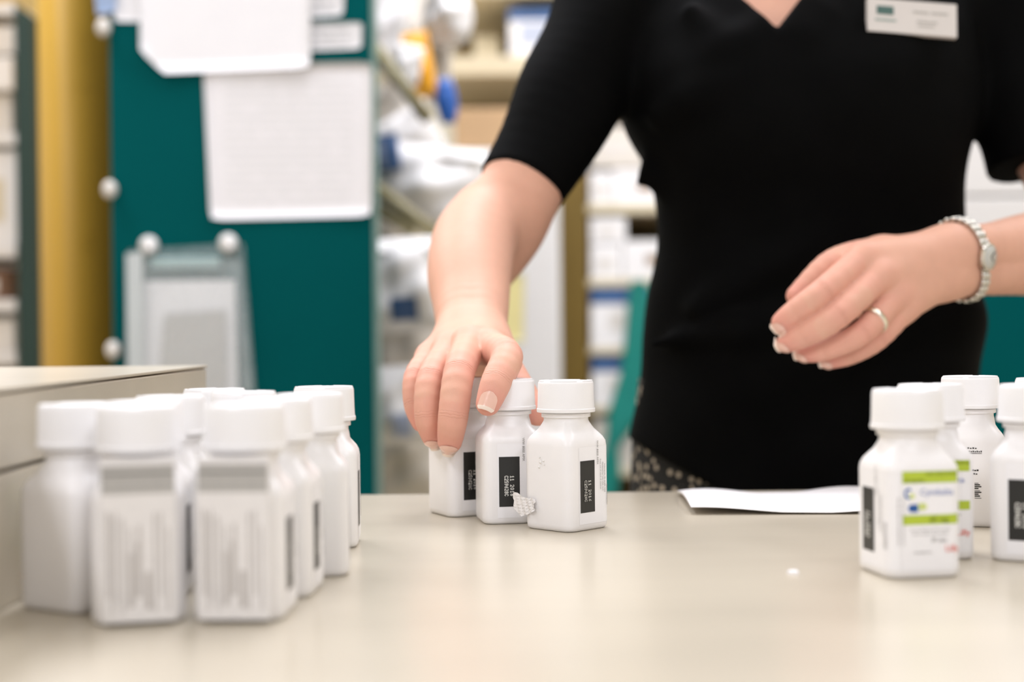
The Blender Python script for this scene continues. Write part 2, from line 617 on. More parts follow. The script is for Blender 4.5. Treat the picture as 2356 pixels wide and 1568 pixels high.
def stroke_text(face, txt, s, z, h, w, gap, pen, off=0.0006):
    vs, fs = [], []
    total = len(txt) * (w + gap) - gap
    for i, ch in enumerate(txt):
        x0 = -total / 2 + i * (w + gap)
        for line in STROKES.get(ch, []):
            pts = [(x0 + px_ * w, (py_ - .5) * h) for px_, py_ in line]
            for (xa, ya), (xb, yb) in zip(pts, pts[1:]):
                L = math.hypot(xb - xa, yb - ya)
                ux, uy = (xb - xa) / L, (yb - ya) / L
                xa, ya, xb, yb = xa - ux * pen * .4, ya - uy * pen * .4, xb + ux * pen * .4, yb + uy * pen * .4
                k = len(vs)
                for (x, y) in ((xa - uy * pen / 2, ya + ux * pen / 2), (xa + uy * pen / 2, ya - ux * pen / 2), (xb + uy * pen / 2, yb - ux * pen / 2), (xb - uy * pen / 2, yb + ux * pen / 2)):
                    vs.append(wrap(face, s + y, z - x, off))
                fs.append((k, k + 1, k + 2, k + 3))
    return vs, fs


def mk(name, geo, material, smooth=False):
    me = bpy.data.meshes.new(name)
    me.from_pydata([tuple(v) for v in geo[0]], [], geo[1])
    me.materials.append(material)
    if smooth:
        me.polygons.foreach_set('use_smooth', [True] * len(me.polygons))
    return me


def sharp(me, ang=35):
    me.set_sharp_from_angle(angle=math.radians(ang))
    return me


body_me = sharp(mk('body', bottle_body(), hdpe, True), 40)
capv = lathe([(0.0160, 0.0694), (0.0173, 0.0692), (0.0175, 0.0696), (0.0175, 0.0712), (0.0171, 0.0716), (0.01685, 0.076), (0.0166, 0.0860),
              (0.0163, 0.0872), (0.0157, 0.0878), (0.0146, 0.0879), (0.0141, 0.0876), (0.0100, 0.0876)], 64)
arcs = []
for a0, a1 in ((0.15, 1.25), (1.45, 2.9), (3.25, 4.3), (4.55, 6.0)):       # raised lettering ring, broken by the notches
    n = 12
    vs, fs = [], []
    for i in range(n + 1):
        a = a0 + (a1 - a0) * i / n
        for r, z in ((0.0150, 0.0877), (0.0150, 0.0881), (0.0159, 0.0881), (0.0161, 0.0876)):
            vs.append((r * math.cos(a), r * math.sin(a), z))
    for i in range(n):
        for k in range(3):
            fs.append((4 * i + k, 4 * i + 4 + k, 4 * i + 5 + k, 4 * i + 1 + k))
    fs += [(0, 1, 2, 3), (4 * n + 3, 4 * n + 2, 4 * n + 1, 4 * n)]
    arcs.append((vs, fs))
cap_me = sharp(mk('cap', join([capv] + arcs), cap_mat, True), 35)
lot_me = mk('lot_panel', patch(0, -0.0092, 0.0036, 0.0108, 0.0412, 0.00025), lot_black)
lot_text_me = mk('lot_lettering', join([stroke_text(0, '11 2016', -0.0012, 0.0235, 0.0021, 0.00115, 0.00068, 0.00042), stroke_text(0, 'C259628C', -0.0047, 0.0235, 0.0021, 0.00115, 0.00042, 0.00042)]), ink_white)
wrap_me = mk('label', join([patch(0, -0.0102, 0.0220, 0.0040, 0.0492, 0.00012), patch(1, -0.0125, 0.0170, 0.0040, 0.0498, 0.00012)]), label_mat, True)
fine = [text_on(0, 'WW 8000 AMX', 0.0060, 0.0455, 0.0021, True), text_on(0, 'Keep out of reach of children', 0.0086, 0.0325, 0.0015, True),
        text_on(0, 'Marketed by: Lilly USA, LLC', 0.0105, 0.0310, 0.0015, True), text_on(0, 'Indianapolis, IN 46285, USA', 0.0123, 0.0300, 0.0015, True)]
for k in range(5):
    fine.append(text_on(1, 'Each capsule contains: see accompanying literature', -0.0150 - 0.0012 * (k - 4), 0.027, 0.0011, True, stretch=1.0) if k % 2 else
                text_on(0, 'Store at room temperature', 0.0143 + 0.001 * k * 0.3, 0.020, 0.0011, True))
fine_me = mk('fine_lettering', join(fine), ink_grey)
band_me = mk('colour_band', join([patch(1, -0.0118, 0.0165, 0.0448, 0.0503, 0.0003), patch(1, -0.0118, 0.0165, 0.0254, 0.0299, 0.0003)]), ink_green)
band_text_me = mk('band_lettering', join([text_on(1, '60 mg', 0.0062, 0.0276, 0.0038), text_on(1, '30 capsules', -0.0058, 0.0461, 0.0022),
                                          text_on(1, 'NDC 0002-3270-30', 0.0080, 0.0489, 0.0020)]), ink_olive)
name_me = mk('name_lettering', join([text_on(1, 'Cymbalta', 0.0052, 0.0404, 0.0044)]), ink_lilac)


def disc(face, s, z, rs, rz, n=20, off=0.0004, a0=0.0, a1=2 * math.pi, hole=0.0):
    vs, fs = [], []
    for i in range(n + 1):
        a = a0 + (a1 - a0) * i / n
        vs.append(wrap(face, s + rs * math.cos(a), z + rz * math.sin(a), off))
        vs.append(wrap(face, s + hole * rs * math.cos(a), z + hole * rz * math.sin(a), off))
    for i in range(n):
        fs.append((2 * i, 2 * i + 2, 2 * i + 3, 2 * i + 1))
    return vs, fs


emblem_me = mk('emblem', join([disc(1, -0.0088, 0.0400, 0.0022, 0.0025, 16, a0=0.9, a1=5.2, hole=0.55)]), ink_blue)
emblem2_me = mk('emblem_dot', disc(1, -0.0070, 0.0388, 0.0013, 0.0013), ink_pale)
pill_a_me = mk('capsule_picture', join([disc(1, -0.0072, 0.0331, 0.0018, 0.0018), patch(1, -0.0072, -0.0040, 0.0313, 0.0349, 0.0004)]), ink_blue)
pill_b_me = mk('capsule_picture_end', join([disc(1, -0.0012, 0.0338, 0.0016, 0.0016), patch(1, -0.0040, -0.0012, 0.0322, 0.0354, 0.0004)]), ink_pale)
dose_me = mk('dose_lettering', join([text_on(1, 'Rx only  Dispense in this container', 0.0020, 0.0229, 0.0014), text_on(1, 'Do not crush or chew capsules', 0.0020, 0.0209, 0.0014),
                                     text_on(1, '30 caps', 0.0062, 0.0180, 0.0026), text_on(1, 'www.lilly.com', -0.0020, 0.0124, 0.0016)]), ink_grey)
red_me = mk('maker_lettering', text_on(1, 'Lilly', 0.0128, 0.0138, 0.0044), ink_red)

# folded leaflet glued on face 3 of the full bottles
leaf_geo = []
for k, (t0, t1, h, w) in enumerate(((0.0003, 0.0020, 0.0672, 0.0145), (0.0022, 0.0036, 0.0676, 0.0147), (0.0038, 0.0050, 0.0668, 0.0146))):
    x0, x1 = -(S + t1), -(S + t0)
    b = [(x0, -w, 0.002), (x1, -w, 0.002), (x1, w, 0.002), (x0, w, 0.002), (x0, -w, h), (x1, -w, h), (x1, w, h), (x0, w, h)]
    leaf_geo.append((b, [(0, 3, 2, 1), (4, 5, 6, 7), (0, 1, 5, 4), (1, 2, 6, 5), (2, 3, 7, 6), (3, 0, 4, 7)]))
leaf_me = mk('leaflet', join(leaf_geo), leaflet_paper)
xq = -(S + 0.0052)


def lquad(y0, y1, z0, z1, x=xq):
    return ([(x, y0, z0), (x, y1, z0), (x, y1, z1), (x, y0, z1)], [(0, 3, 2, 1)])


leaf_band_me = mk('leaflet_band', join([lquad(-.0142, .0142, 0.0537, 0.0650)]), mat('leaflet_grey', '#bdbab4', 0.6, 0.03, 200))
leaf_rule_me = mk('leaflet_rule', join([lquad(-.0142, .0142, z, z + 0.0009, xq - .0001) for z in (0.0562, 0.0600, 0.0615, 0.0640)]), mat('rule_grey', '#918e89', 0.6))
lt = []
for y, w, z0, z1 in ((.0125, .0010, .012, .047), (.0106, .0006, .006, .045), (.0090, .0006, .010, .047), (.0066, .0008, .006, .044), (.0040, .0020, .008, .030), (.0034, .0007, .030, .040),
                     (.0010, .0020, .012, .034), (.0000, .0010, .034, .041), (-.0025, .0022, .007, .022), (-.0060, .0007, .006, .046), (-.0085, .0007, .012, .046), (-.0112, .0007, .006, .040)):
    lt.append(lquad(y - w, y, z0, z1, xq - .0001))
leaf_text_me = mk('leaflet_text', join(lt), mat('leaf_ink', '#c2bcb6', 0.6))

# remains of the torn leaflet (on face 3)
tv, tf = [], []
n = 11
R2 = random.Random(3)
for i in range(n + 1):
    for j in range(7):
        u, w = i / n, j / 6
        s = -0.0250 + 0.0180 * u
        top = 0.0205 - 0.0030 * u + 0.0006 * math.sin(9 * u)
        bot = 0.0118 - 0.0045 * math.sin(min(1, u * 1.9) * 1.9) + (0.0035 * max(0, u - .45) / .55)
        z = bot + (top - bot) * w + (R2.uniform(-.0005, .0005) if j in (0, 6) else 0)
        lift = 0.0008 + 0.0005 * (math.sin(i * 2.1 + j) + 1) * (0.4 + u) + 0.0018 * max(0, u - .75) * 4 * (1 - w)
        if i in (0, n):
            s += R2.uniform(-.0009, .0009)
        x, y, zz = wrap(3, max(s, -FL), z, lift)
        if s < -FL:
            y += (-FL - s)          # sticks straight out past the rounded corner
        tv.append((x, y, zz))
for i in range(n):
    for j in range(6):
        a = i * 7 + j
        tf.append((a, a + 7, a + 8, a + 1))
torn_me = mk('torn_leaflet', (tv, tf), print_mat('torn_print', '#ece8e5', '#dad6d2', 0, 8, 0.55, (0.05, 0.9), 6, dens=0.62), False)
gv, gf = [], []
for (s, z, w, h) in ((-0.0035, 0.0402, 0.003, 0.0028), (-0.0012, 0.0412, 0.002, 0.0012), (-0.0048, 0.0372, 0.0016, 0.0016), (-0.0005, 0.0388, 0.0012, 0.001), (-0.0042, 0.0429, 0.0012, 0.0013)):
    b = len(gv)
    m = 7
    gv.append(wrap(3, s, z, 0.0011))
    for k in range(m):
        a = 2 * math.pi * k / m
        q = R2.uniform(0.6, 1.2)
        gv.append(wrap(3, s + w * .5 * q * math.cos(a), z + h * .5 * q * math.sin(a), 0.0001))
    for k in range(m):
        gf.append((b, b + 1 + k, b + 1 + (k + 1) % m))
glue_me = mk('glue_residue', (gv, gf), torn_paper)
bars = []
for (s0, z0, n_, st, wd, ht) in ((-0.003, 0.0460, 4, .0014, .0009, .0009), (-0.0045, 0.0440, 9, .0011, .0007, .0010), (-0.0045, 0.0432, 1, 0, .0095, .0003), (-0.004, 0.0398, 3, .0010, .0004, .0030),
                                 (-0.0005, 0.0330, 3, .0013, .0010, .0010), (0.0002, 0.0310, 2, .0013, .0009, .0009)):
    for k in range(n_):
        bars.append(patch(2, s0 + k * st, s0 + k * st + wd, z0, z0 + ht * (1 - .3 * (k % 2)), 0.0003))
for k in range(9):
    z0 = 0.0170 + k * 0.0011
    bars.append(patch(2, 0.0008, 0.0046 - .0008 * (k % 3), z0, z0 + (.0007 if k % 4 else .0003), 0.0003))
    if k % 3:
        bars.append(patch(2, -0.0050, -0.0034 + .0003 * (k % 2), z0, z0 + .0006, 0.0003))
back_me = mk('back_marks', join(bars), ink_dark)


def parts_of(parent, items):
    for name, me, kids in items:
        o = link(name, me, None, parent)
        for n2, m2 in kids:
            link(n2, m2, None, o)


STD = [('body', body_me, []), ('cap', cap_me, []),
       ('lot_panel', lot_me, [('lot_lettering', lot_text_me)]),
       ('label', wrap_me, [('fine_lettering', fine_me), ('colour_band', band_me), ('band_lettering', band_text_me), ('name_lettering', name_me),
                           ('emblem', emblem_me), ('emblem_dot', emblem2_me), ('capsule_picture', pill_a_me), ('capsule_picture_end', pill_b_me),
                           ('dose_lettering', dose_me), ('maker_lettering', red_me)])]
LEAF = [('leaflet', leaf_me, [('leaflet_band', leaf_band_me), ('leaflet_rule', leaf_rule_me), ('leaflet_text', leaf_text_me)])]
TORN = [('torn_leaflet', torn_me, []), ('glue_residue', glue_me, [])]
BACK = [('back_marks', back_me, [])]


def bottle(x, y, yaw, label, group, extra=()):
    e = empty('medicine_bottle', (x, y, CT), label, 'bottle', group, math.radians(yaw))
    parts_of(e, STD + list(extra))
    return e


GL, GC, GR = 'white bottles clustered on the left of the counter', 'white bottles being moved in the middle', 'white bottles standing on the right'
bottle(-0.1905, 0.622, 150, 'blank white medicine bottle touching the beige ledge, at the cluster corner', GL)
bottle(-0.1575, 0.597, 104, 'white bottle with grey-topped folded leaflet, next to the blank-sided corner bottle', GL, LEAF)
bottle(-0.1130, 0.600, 88, 'white bottle with grey-topped folded leaflet, at the open end of the front row', GL, LEAF)
bottle(-0.1085, 0.650, 87, 'white bottle directly behind the leaflet bottle at the open end', GL)
bottle(-0.1005, 0.703, 97, 'white bottle third in the open-side column, no leaflet in view', GL)
bottle(-0.1052, 0.793, 93, 'white bottle rearmost in the cluster, standing apart against the teal panel', GL)
bottle(-0.1660, 0.643, 95, 'white bottle behind the leaflet bottle that neighbours the corner bottle', GL)
bottle(-0.1665, 0.692, 90, 'white bottle third back along the ledge side, mostly its cap showing', GL)
bottle(-0.1620, 0.773, 90, 'white bottle deepest along the ledge side, only its cap top showing', GL)
bottle(-0.1385, 0.733, 90, 'white bottle inside the cluster, cap showing between the rear caps', GL)
C1 = bottle(-0.0320, 0.922, 27, 'white bottle gripped beneath the fingertips, two fingers over its cap', GC)
C2 = bottle(-0.0030, 0.885, 10, 'white bottle with fingernail on its cap, between two other bottles', GC)
C3 = bottle(0.0318, 0.850, 46, 'sharpest white bottle with torn leaflet scrap, free of the hand', GC, TORN)
bottle(0.1895, 0.683, -80, 'white bottle whose green-banded front label faces out, nearest of the side group', GR)
bottle(0.2165, 0.737, -98, 'white bottle tucked behind the green-labelled one, sliver of green showing', GR)
bottle(0.2735, 0.850, 166, 'white bottle showing vertical dark print, behind the green-labelled pair', GR, BACK)
bottle(0.2640, 0.722, -28, 'white bottle cut by the frame edge, black lot panel in view', GR)
bottle(0.3010, 0.802, 0, 'white bottle at the frame edge behind the black-panelled one, cap only', GR)

# tiny scrap and the flat paper bag on the counter
sv = [(0.0030 * math.cos(a) * q, 0.0035 * math.sin(a) * q, h) for h in (0.0, 0.0012) for a, q in [(k * math.pi / 4, 0.7 + 0.3 * ((k * 5) % 3) / 2) for k in range(8)]]
sf = [(k, (k + 1) % 8, 8 + (k + 1) % 8, 8 + k) for k in range(8)] + [tuple(range(8, 16)), tuple(reversed(range(8)))]
s_ = mesh('paper_scrap', sv, sf, paper)
s_.location = G(1825, 1318)
tag(s_, 'tiny white torn paper scrap lying alone on the beige counter', 'scrap')

c0, c1 = G(1590, 1173, 0.003), G(1985, 1172, 0.003)
b0, b1 = G(1557, 1137), G(1985, 1130)
pv, pf = [], []
NU, NV = 28, 6
for lay in (0, 1):
    for i in range(NU + 1):
        for j in range(NV + 1):
            u, v = i / NU, j / NV
            a = c0 + (c1 + (c1 - c0) * 0.35 - c0) * u
            b = b0 + (b1 + (b1 - b0) * 0.35 - b0) * u
            p = a.lerp(b, v)
            rise = 0.0016 + 0.0016 * (1 - v) * math.sin(u * 7 + 1.2) + 0.0022 * v * math.sin(u * 11 + 0.4)
            rise = max(0.0004, rise) + (1 - v) * 0.0016 * (1 - u) + 0.002 * math.sin(math.pi * v)
            pv.append(Vector((p.x, p.y, CT + rise + (0.0016 * math.sin(math.pi * min(1, max(0.05, v))) + 0.0003 if lay else 0))))
K = (NU + 1) * (NV + 1)
for i in range(NU):
    for j in range(NV):
        a = i * (NV + 1) + j
        pf.append((a, a + 1, a + NV + 2, a + NV + 1))
        pf.append((K + a, K + a + NV + 1, K + a + NV + 2, K + a + 1))
for j in range(NV):
    pf.append((j, K + j, K + j + 1, j + 1))
    a = NU * (NV + 1) + j
    pf.append((a, a + 1, K + a + 1, K + a))
for i in range(NU):
    a = i * (NV + 1)
    pf.append((a, a + NV + 1, K + a + NV + 1, K + a))
    a += NV
    pf.append((a, K + a, K + a + NV + 1, a + NV + 1))
pb = mesh('paper_sleeve', pv, pf, paper, None, True, True)
tag(pb, 'flat white paper sleeve with a curling edge lying along the counter edge', 'paper')
# ------------------------------------------------------------------ the person (implicit surface: tapered limbs blended smoothly)
def V3(v):
    return np.array([v[0], v[1], v[2]], dtype=np.float32)


def cone(p, a, b, r0, r1):
    ab = b - a
    t = np.clip(((p - a) @ ab) / float(ab @ ab + 1e-12), 0, 1)
    q = p - a - t[:, None] * ab
    return np.sqrt((q * q).sum(1)) - (r0 + (r1 - r0) * t)


def smin(a, b, k):
    h = np.maximum(k - np.abs(a - b), 0) / k
    return np.minimum(a, b) - h * h * k * 0.25


def smax(a, b, k):
    return -smin(-a, -b, k)


class Group:
    def __init__(self, k):
        self.k, self.c = k, []

    def chain(self, pts, rs):
        for i in range(len(pts) - 1):
            self.c.append((V3(pts[i]), V3(pts[i + 1]), rs[i], rs[i + 1]))
        return self

    def spline(self, pts, rs, n=7):
        q = [list(v) + [r] for v, r in zip(pts, rs)]
        q = np.array([2 * np.array(q[0]) - np.array(q[1])] + q + [2 * np.array(q[-1]) - np.array(q[-2])])
        out = []
        for i in range(1, len(q) - 2):
            for k in range(n):
                t = k / n
                out.append(0.5 * (2 * q[i] + (q[i + 1] - q[i - 1]) * t + (2 * q[i - 1] - 5 * q[i] + 4 * q[i + 1] - q[i + 2]) * t * t
                                  + (3 * q[i] - q[i - 1] - 3 * q[i + 1] + q[i + 2]) * t ** 3))
        out.append(q[-2])
        return self.chain([o[:3] for o in out], [float(o[3]) for o in out])

    def box(self, pad=0.05):
        lo = np.min([np.minimum(a, b) - max(r0, r1) for a, b, r0, r1 in self.c], axis=0) - pad
        hi = np.max([np.maximum(a, b) + max(r0, r1) for a, b, r0, r1 in self.c], axis=0) + pad
        return lo, hi

    def __call__(self, p):
        d = None
        for a, b, r0, r1 in self.c:
            e = cone(p, a, b, r0, r1)
            d = e if d is None else smin(d, e, self.k)
        return d


def culled(g, lo, hi):
    def f(p):
        out = np.full(len(p), 1.0, np.float32)
        m = np.all((p > lo) & (p < hi), axis=1)
        if m.any():
            out[m] = g(p[m])
        return out
    return f


def hand(fingers, palm, kf=0.0008, kp=0.006, palm_k=0.009):
    fg = [Group(0.0008).spline(*f, 4) for f in fingers]
    pg = Group(palm_k)
    for pts, rs in palm:
        pg.chain(pts, rs)
    bx = [g.box(0.03) for g in fg + [pg]]
    lo = np.min([b[0] for b in bx], axis=0)
    hi = np.max([b[1] for b in bx], axis=0)

    def f(p):
        d = None
        for g in fg:
            e = g(p)
            d = e if d is None else smin(d, e, kf)
        return smin(d, pg(p), kp)
    return culled(f, lo, hi)


# right hand (photo left): palm down over the bottle caps
h1w = P(1086, 790, 0.985)
H1 = {
    'index': ([P(1128, 800, .935), P(1166, 820, .893), P(1142, 878, .870), P(1123, 928, .8635)], [.0110, .0102, .0094, .0076]),
    'middle': ([P(1082, 790, .940), P(1056, 858, .893), P(1043, 955, .878), P(1035, 1014, .884)], [.0112, .0099, .0093, .0078]),
    'ring': ([P(1034, 806, .950), P(992, 872, .908), P(985, 955, .896), P(996, 1003, .900)], [.0105, .0093, .0086, .0073]),
    'pinky': ([P(990, 822, .965), P(955, 868, .932), P(954, 930, .922), P(968, 972, .920)], [.0092, .0076, .0070, .0060]),
    'thumb': ([P(1140, 820, .968), P(1172, 855, .950), P(1204, 905, .930), P(1236, 952, .914)], [.0130, .0105, .0094, .0078]),
}
palm1 = [([h1w + Vector((.008, 0, 0)), H1['index'][0][0]], [.0165, .0108]), ([h1w, H1['middle'][0][0]], [.0165, .0110]),
         ([h1w - Vector((.006, 0, 0)), H1['ring'][0][0]], [.0165, .0108]), ([h1w - Vector((.010, 0, 0)), H1['pinky'][0][0]], [.0150, .0098]),
         ([h1w + Vector((.010, 0, -.004)), H1['thumb'][0][0]], [.0150, .0135])]
hand1 = hand(list(H1.values()), palm1)

# left hand (photo right): relaxed, back of the hand to the viewer
w2a, w2b = P(2185, 575, 1.062), P(2175, 634, 1.066)
H2 = {
    'index': ([P(1985, 594, 1.030), P(1893, 672, 1.003), P(1832, 716, 1.003), P(1800, 741, 1.008)], [.0104, .0098, .0088, .0078]),
    'middle': ([P(2022, 636, 1.024), P(1928, 724, .998), P(1852, 769, 1.002), P(1811, 787, 1.009)], [.0104, .0098, .0088, .0074]),
    'ring': ([P(2060, 678, 1.030), P(1984, 764, 1.008), P(1900, 803, 1.012), P(1852, 813, 1.018)], [.0100, .0088, .0079, .0066]),
    'pinky': ([P(2078, 704, 1.038), P(2018, 776, 1.024), P(1958, 814, 1.024), P(1906, 830, 1.026)], [.0112, .0090, .0074, .0060]),
    'thumb': ([P(2030, 585, 1.062), P(1962, 590, 1.052), P(1904, 613, 1.038), P(1833, 680, 1.034)], [.0135, .0110, .0100, .0078]),
}
palm2 = [([w2a, H2['index'][0][0]], [.0160, .0112]), ([w2a.lerp(w2b, .35), H2['middle'][0][0]], [.0165, .0112]),
         ([w2a.lerp(w2b, .7), H2['ring'][0][0]], [.0160, .0108]), ([w2b, H2['pinky'][0][0]], [.0150, .0118]),
         ([w2a + Vector((0, .006, 0)), H2['thumb'][0][0]], [.0145, .0135])]
hand2 = hand(list(H2.values()), palm2)

# arms
S1, S2 = P(1425, -50, 1.24), P(2292, -10, 1.24)
E1, E2 = P(1100, 562, 1.125), P(2560, 585, 1.17)
arm1 = Group(0.0008)
dv = Vector((.0045, 0, 0))
fa1 = [P(1084, 700, 1.030), P(1080, 630, 1.065), P(1090, 560, 1.105), P(1118, 505, 1.138)]
for s in (-1, 1):
    arm1.spline([h1w + dv * (1.6 * s) - (P(1084, 700, 1.03) - h1w) * .25, h1w + dv * (1.2 * s), fa1[0] + dv * (.8 * s), fa1[1] + dv * (.3 * s)] + fa1[2:],
                [.0180, .0182, .0238, .0300, .0325, .0300], 6)
uarm1 = Group(0.0008).spline([P(1118, 600, 1.150), P(1162, 522, 1.152), P(1206, 420, 1.152), P(1300, 230, 1.185), S1], [.0280, .0325, .0338, .036, .042], 6)
arm2 = Group(0.0008)
dv2 = (w2b - w2a) * .5
mid2 = w2a.lerp(w2b, .5)
for s in (-1, 1):
    arm2.spline([mid2 + dv2 * s, P(2270, 596, 1.088) + dv2 * (.85 * s), P(2400, 582, 1.125) + dv2 * (.3 * s), E2, P(2470, 400, 1.20), P(2380, 200, 1.22), S2],
                [.0165, .0195, .0310, .037, .039, .042, .046], 6)

# torso rows: photo y, left x, right x, half depth, centre depth (measured at depth 1.23)
ROWS = [(1290, 1440, 2252, .112, 1.245), (1180, 1440, 2252, .112, 1.245), (1000, 1452, 2248, .110, 1.245), (850, 1474, 2256, .106, 1.243), (740, 1490, 2266, .100, 1.240),
        (660, 1496, 2244, .096, 1.238), (560, 1518, 2206, .092, 1.235), (470, 1512, 2206, .098, 1.232), (395, 1490, 2212, .108, 1.228), (300, 1446, 2230, .114, 1.226),
        (200, 1410, 2240, .112, 1.228), (80, 1420, 2240, .098, 1.234), (-20, 1460, 2230, .082, 1.240), (-90, 1560, 2150, .062, 1.244), (-150, 1680, 1990, .045, 1.246)]
YTC = 1.23
tz, tcx, tax, tby, tcy = [], [], [], [], []
for (py, x0, x1, b_, cy) in ROWS:
    l, r = P(x0, py, YTC), P(x1, py, YTC)
    tz.append((l.z + r.z) / 2)
    tcx.append((l.x + r.x) / 2)
    tax.append((r.x - l.x) / 2)
    tby.append(b_)
    tcy.append(cy)
tz, tcx, tax, tby, tcy = map(np.array, (tz, tcx, tax, tby, tcy))
_zf = np.linspace(tz[0], tz[-1], 220)
_ker = np.exp(-np.linspace(-2, 2, 25) ** 2)
_ker /= _ker.sum()
tcx, tax, tby, tcy = [np.convolve(np.pad(np.interp(_zf, tz, q), 12, mode='edge'), _ker, mode='valid') for q in (tcx, tax, tby, tcy)]
tz = _zf
HIPX, HIPA = float(np.interp(CT + .03, tz, tcx)), float(np.interp(CT + .03, tz, tax))
Z_BOT, Z_TOP = tz[0], tz[-1]


def torso(p, shrink=0.0):
    z = p[:, 2]
    cx, a_, b_, cy = (np.interp(z, tz, q) for q in (tcx, tax, tby, tcy))
    a_, b_ = a_ - shrink, b_ - shrink
    dx, dy = (p[:, 0] - cx) / a_, (p[:, 1] - cy) / b_
    k = (np.abs(dx) ** 2.3 + np.abs(dy) ** 2.3) ** (1 / 2.3)
    d = (k - 1) * np.minimum(a_, b_) * np.where(np.abs(dx) > np.abs(dy), np.maximum(a_ / b_, 1) ** .5, 1.0)
    return np.maximum(d, np.maximum(z - (Z_TOP - shrink), (Z_BOT + shrink) - z)).astype(np.float32)


NB = P(1800, -120, 1.245)           # base of the neck
HEADC = NB + Vector((-0.005, -0.035, 0.215))
neck = Group(0.03).chain([NB - Vector((0, 0, .06)), NB + Vector((0, -.005, .05)), HEADC + Vector((0, .012, -.03))], [.062, .052, .055])
neck.chain([S1 + Vector((.02, 0, -.01)), NB + Vector((-.03, .005, -.01))], [.040, .045])
neck.chain([S2 + Vector((-.02, 0, -.01)), NB + Vector((.03, .005, -.01))], [.040, .045])


def head(p):
    q = (p - V3(HEADC)) / np.array([.073, .092, .112], np.float32)
    d = (np.sqrt((q * q).sum(1)) - 1) * .078
    jaw = cone(p, V3(HEADC + Vector((0, -.030, -.060))), V3(HEADC + Vector((0, -.052, -.092))), .048, .026)
    d = smin(d, jaw, .03)
    nose = cone(p, V3(HEADC + Vector((0, -.090, .006))), V3(HEADC + Vector((0, -.110, -.032))), .007, .012)
    d = smin(d, nose, .012)
    for s in (-1, 1):
        eye = np.sqrt(((p - V3(HEADC + Vector((s * .032, -.098, .004)))) ** 2).sum(1)) - .018
        d = smax(d, -eye, .012)
        ear = cone(p, V3(HEADC + Vector((s * .073, .006, .012))), V3(HEADC + Vector((s * .073, .002, -.026))), .012, .009)
        d = smin(d, ear, .006)
    for z, r in ((-.058, .006), (-.067, .007)):
        lip = cone(p, V3(HEADC + Vector((-.019, -.083, z))), V3(HEADC + Vector((.019, -.083, z))), r, r)
        d = smin(d, lip, .006)
    return d


g_arm1, g_arm2 = culled(arm1, *arm1.box()), culled(arm2, *arm2.box())
g_uarm1 = culled(uarm1, *uarm1.box())
g_neck = culled(neck, *neck.box())
g_head = culled(head, V3(HEADC) - .19, V3(HEADC) + .19)


def body_sdf(p):
    p = p.astype(np.float32)
    a1 = smin(smin(g_arm1(p), g_uarm1(p), 0.012), hand1(p), 0.014)
    a2 = smin(g_arm2(p), hand2(p), 0.014)
    d = smin(np.minimum(a1, a2), torso(p, 0.014), 0.012)
    return smin(smin(d, g_neck(p), 0.03), g_head(p), 0.015)


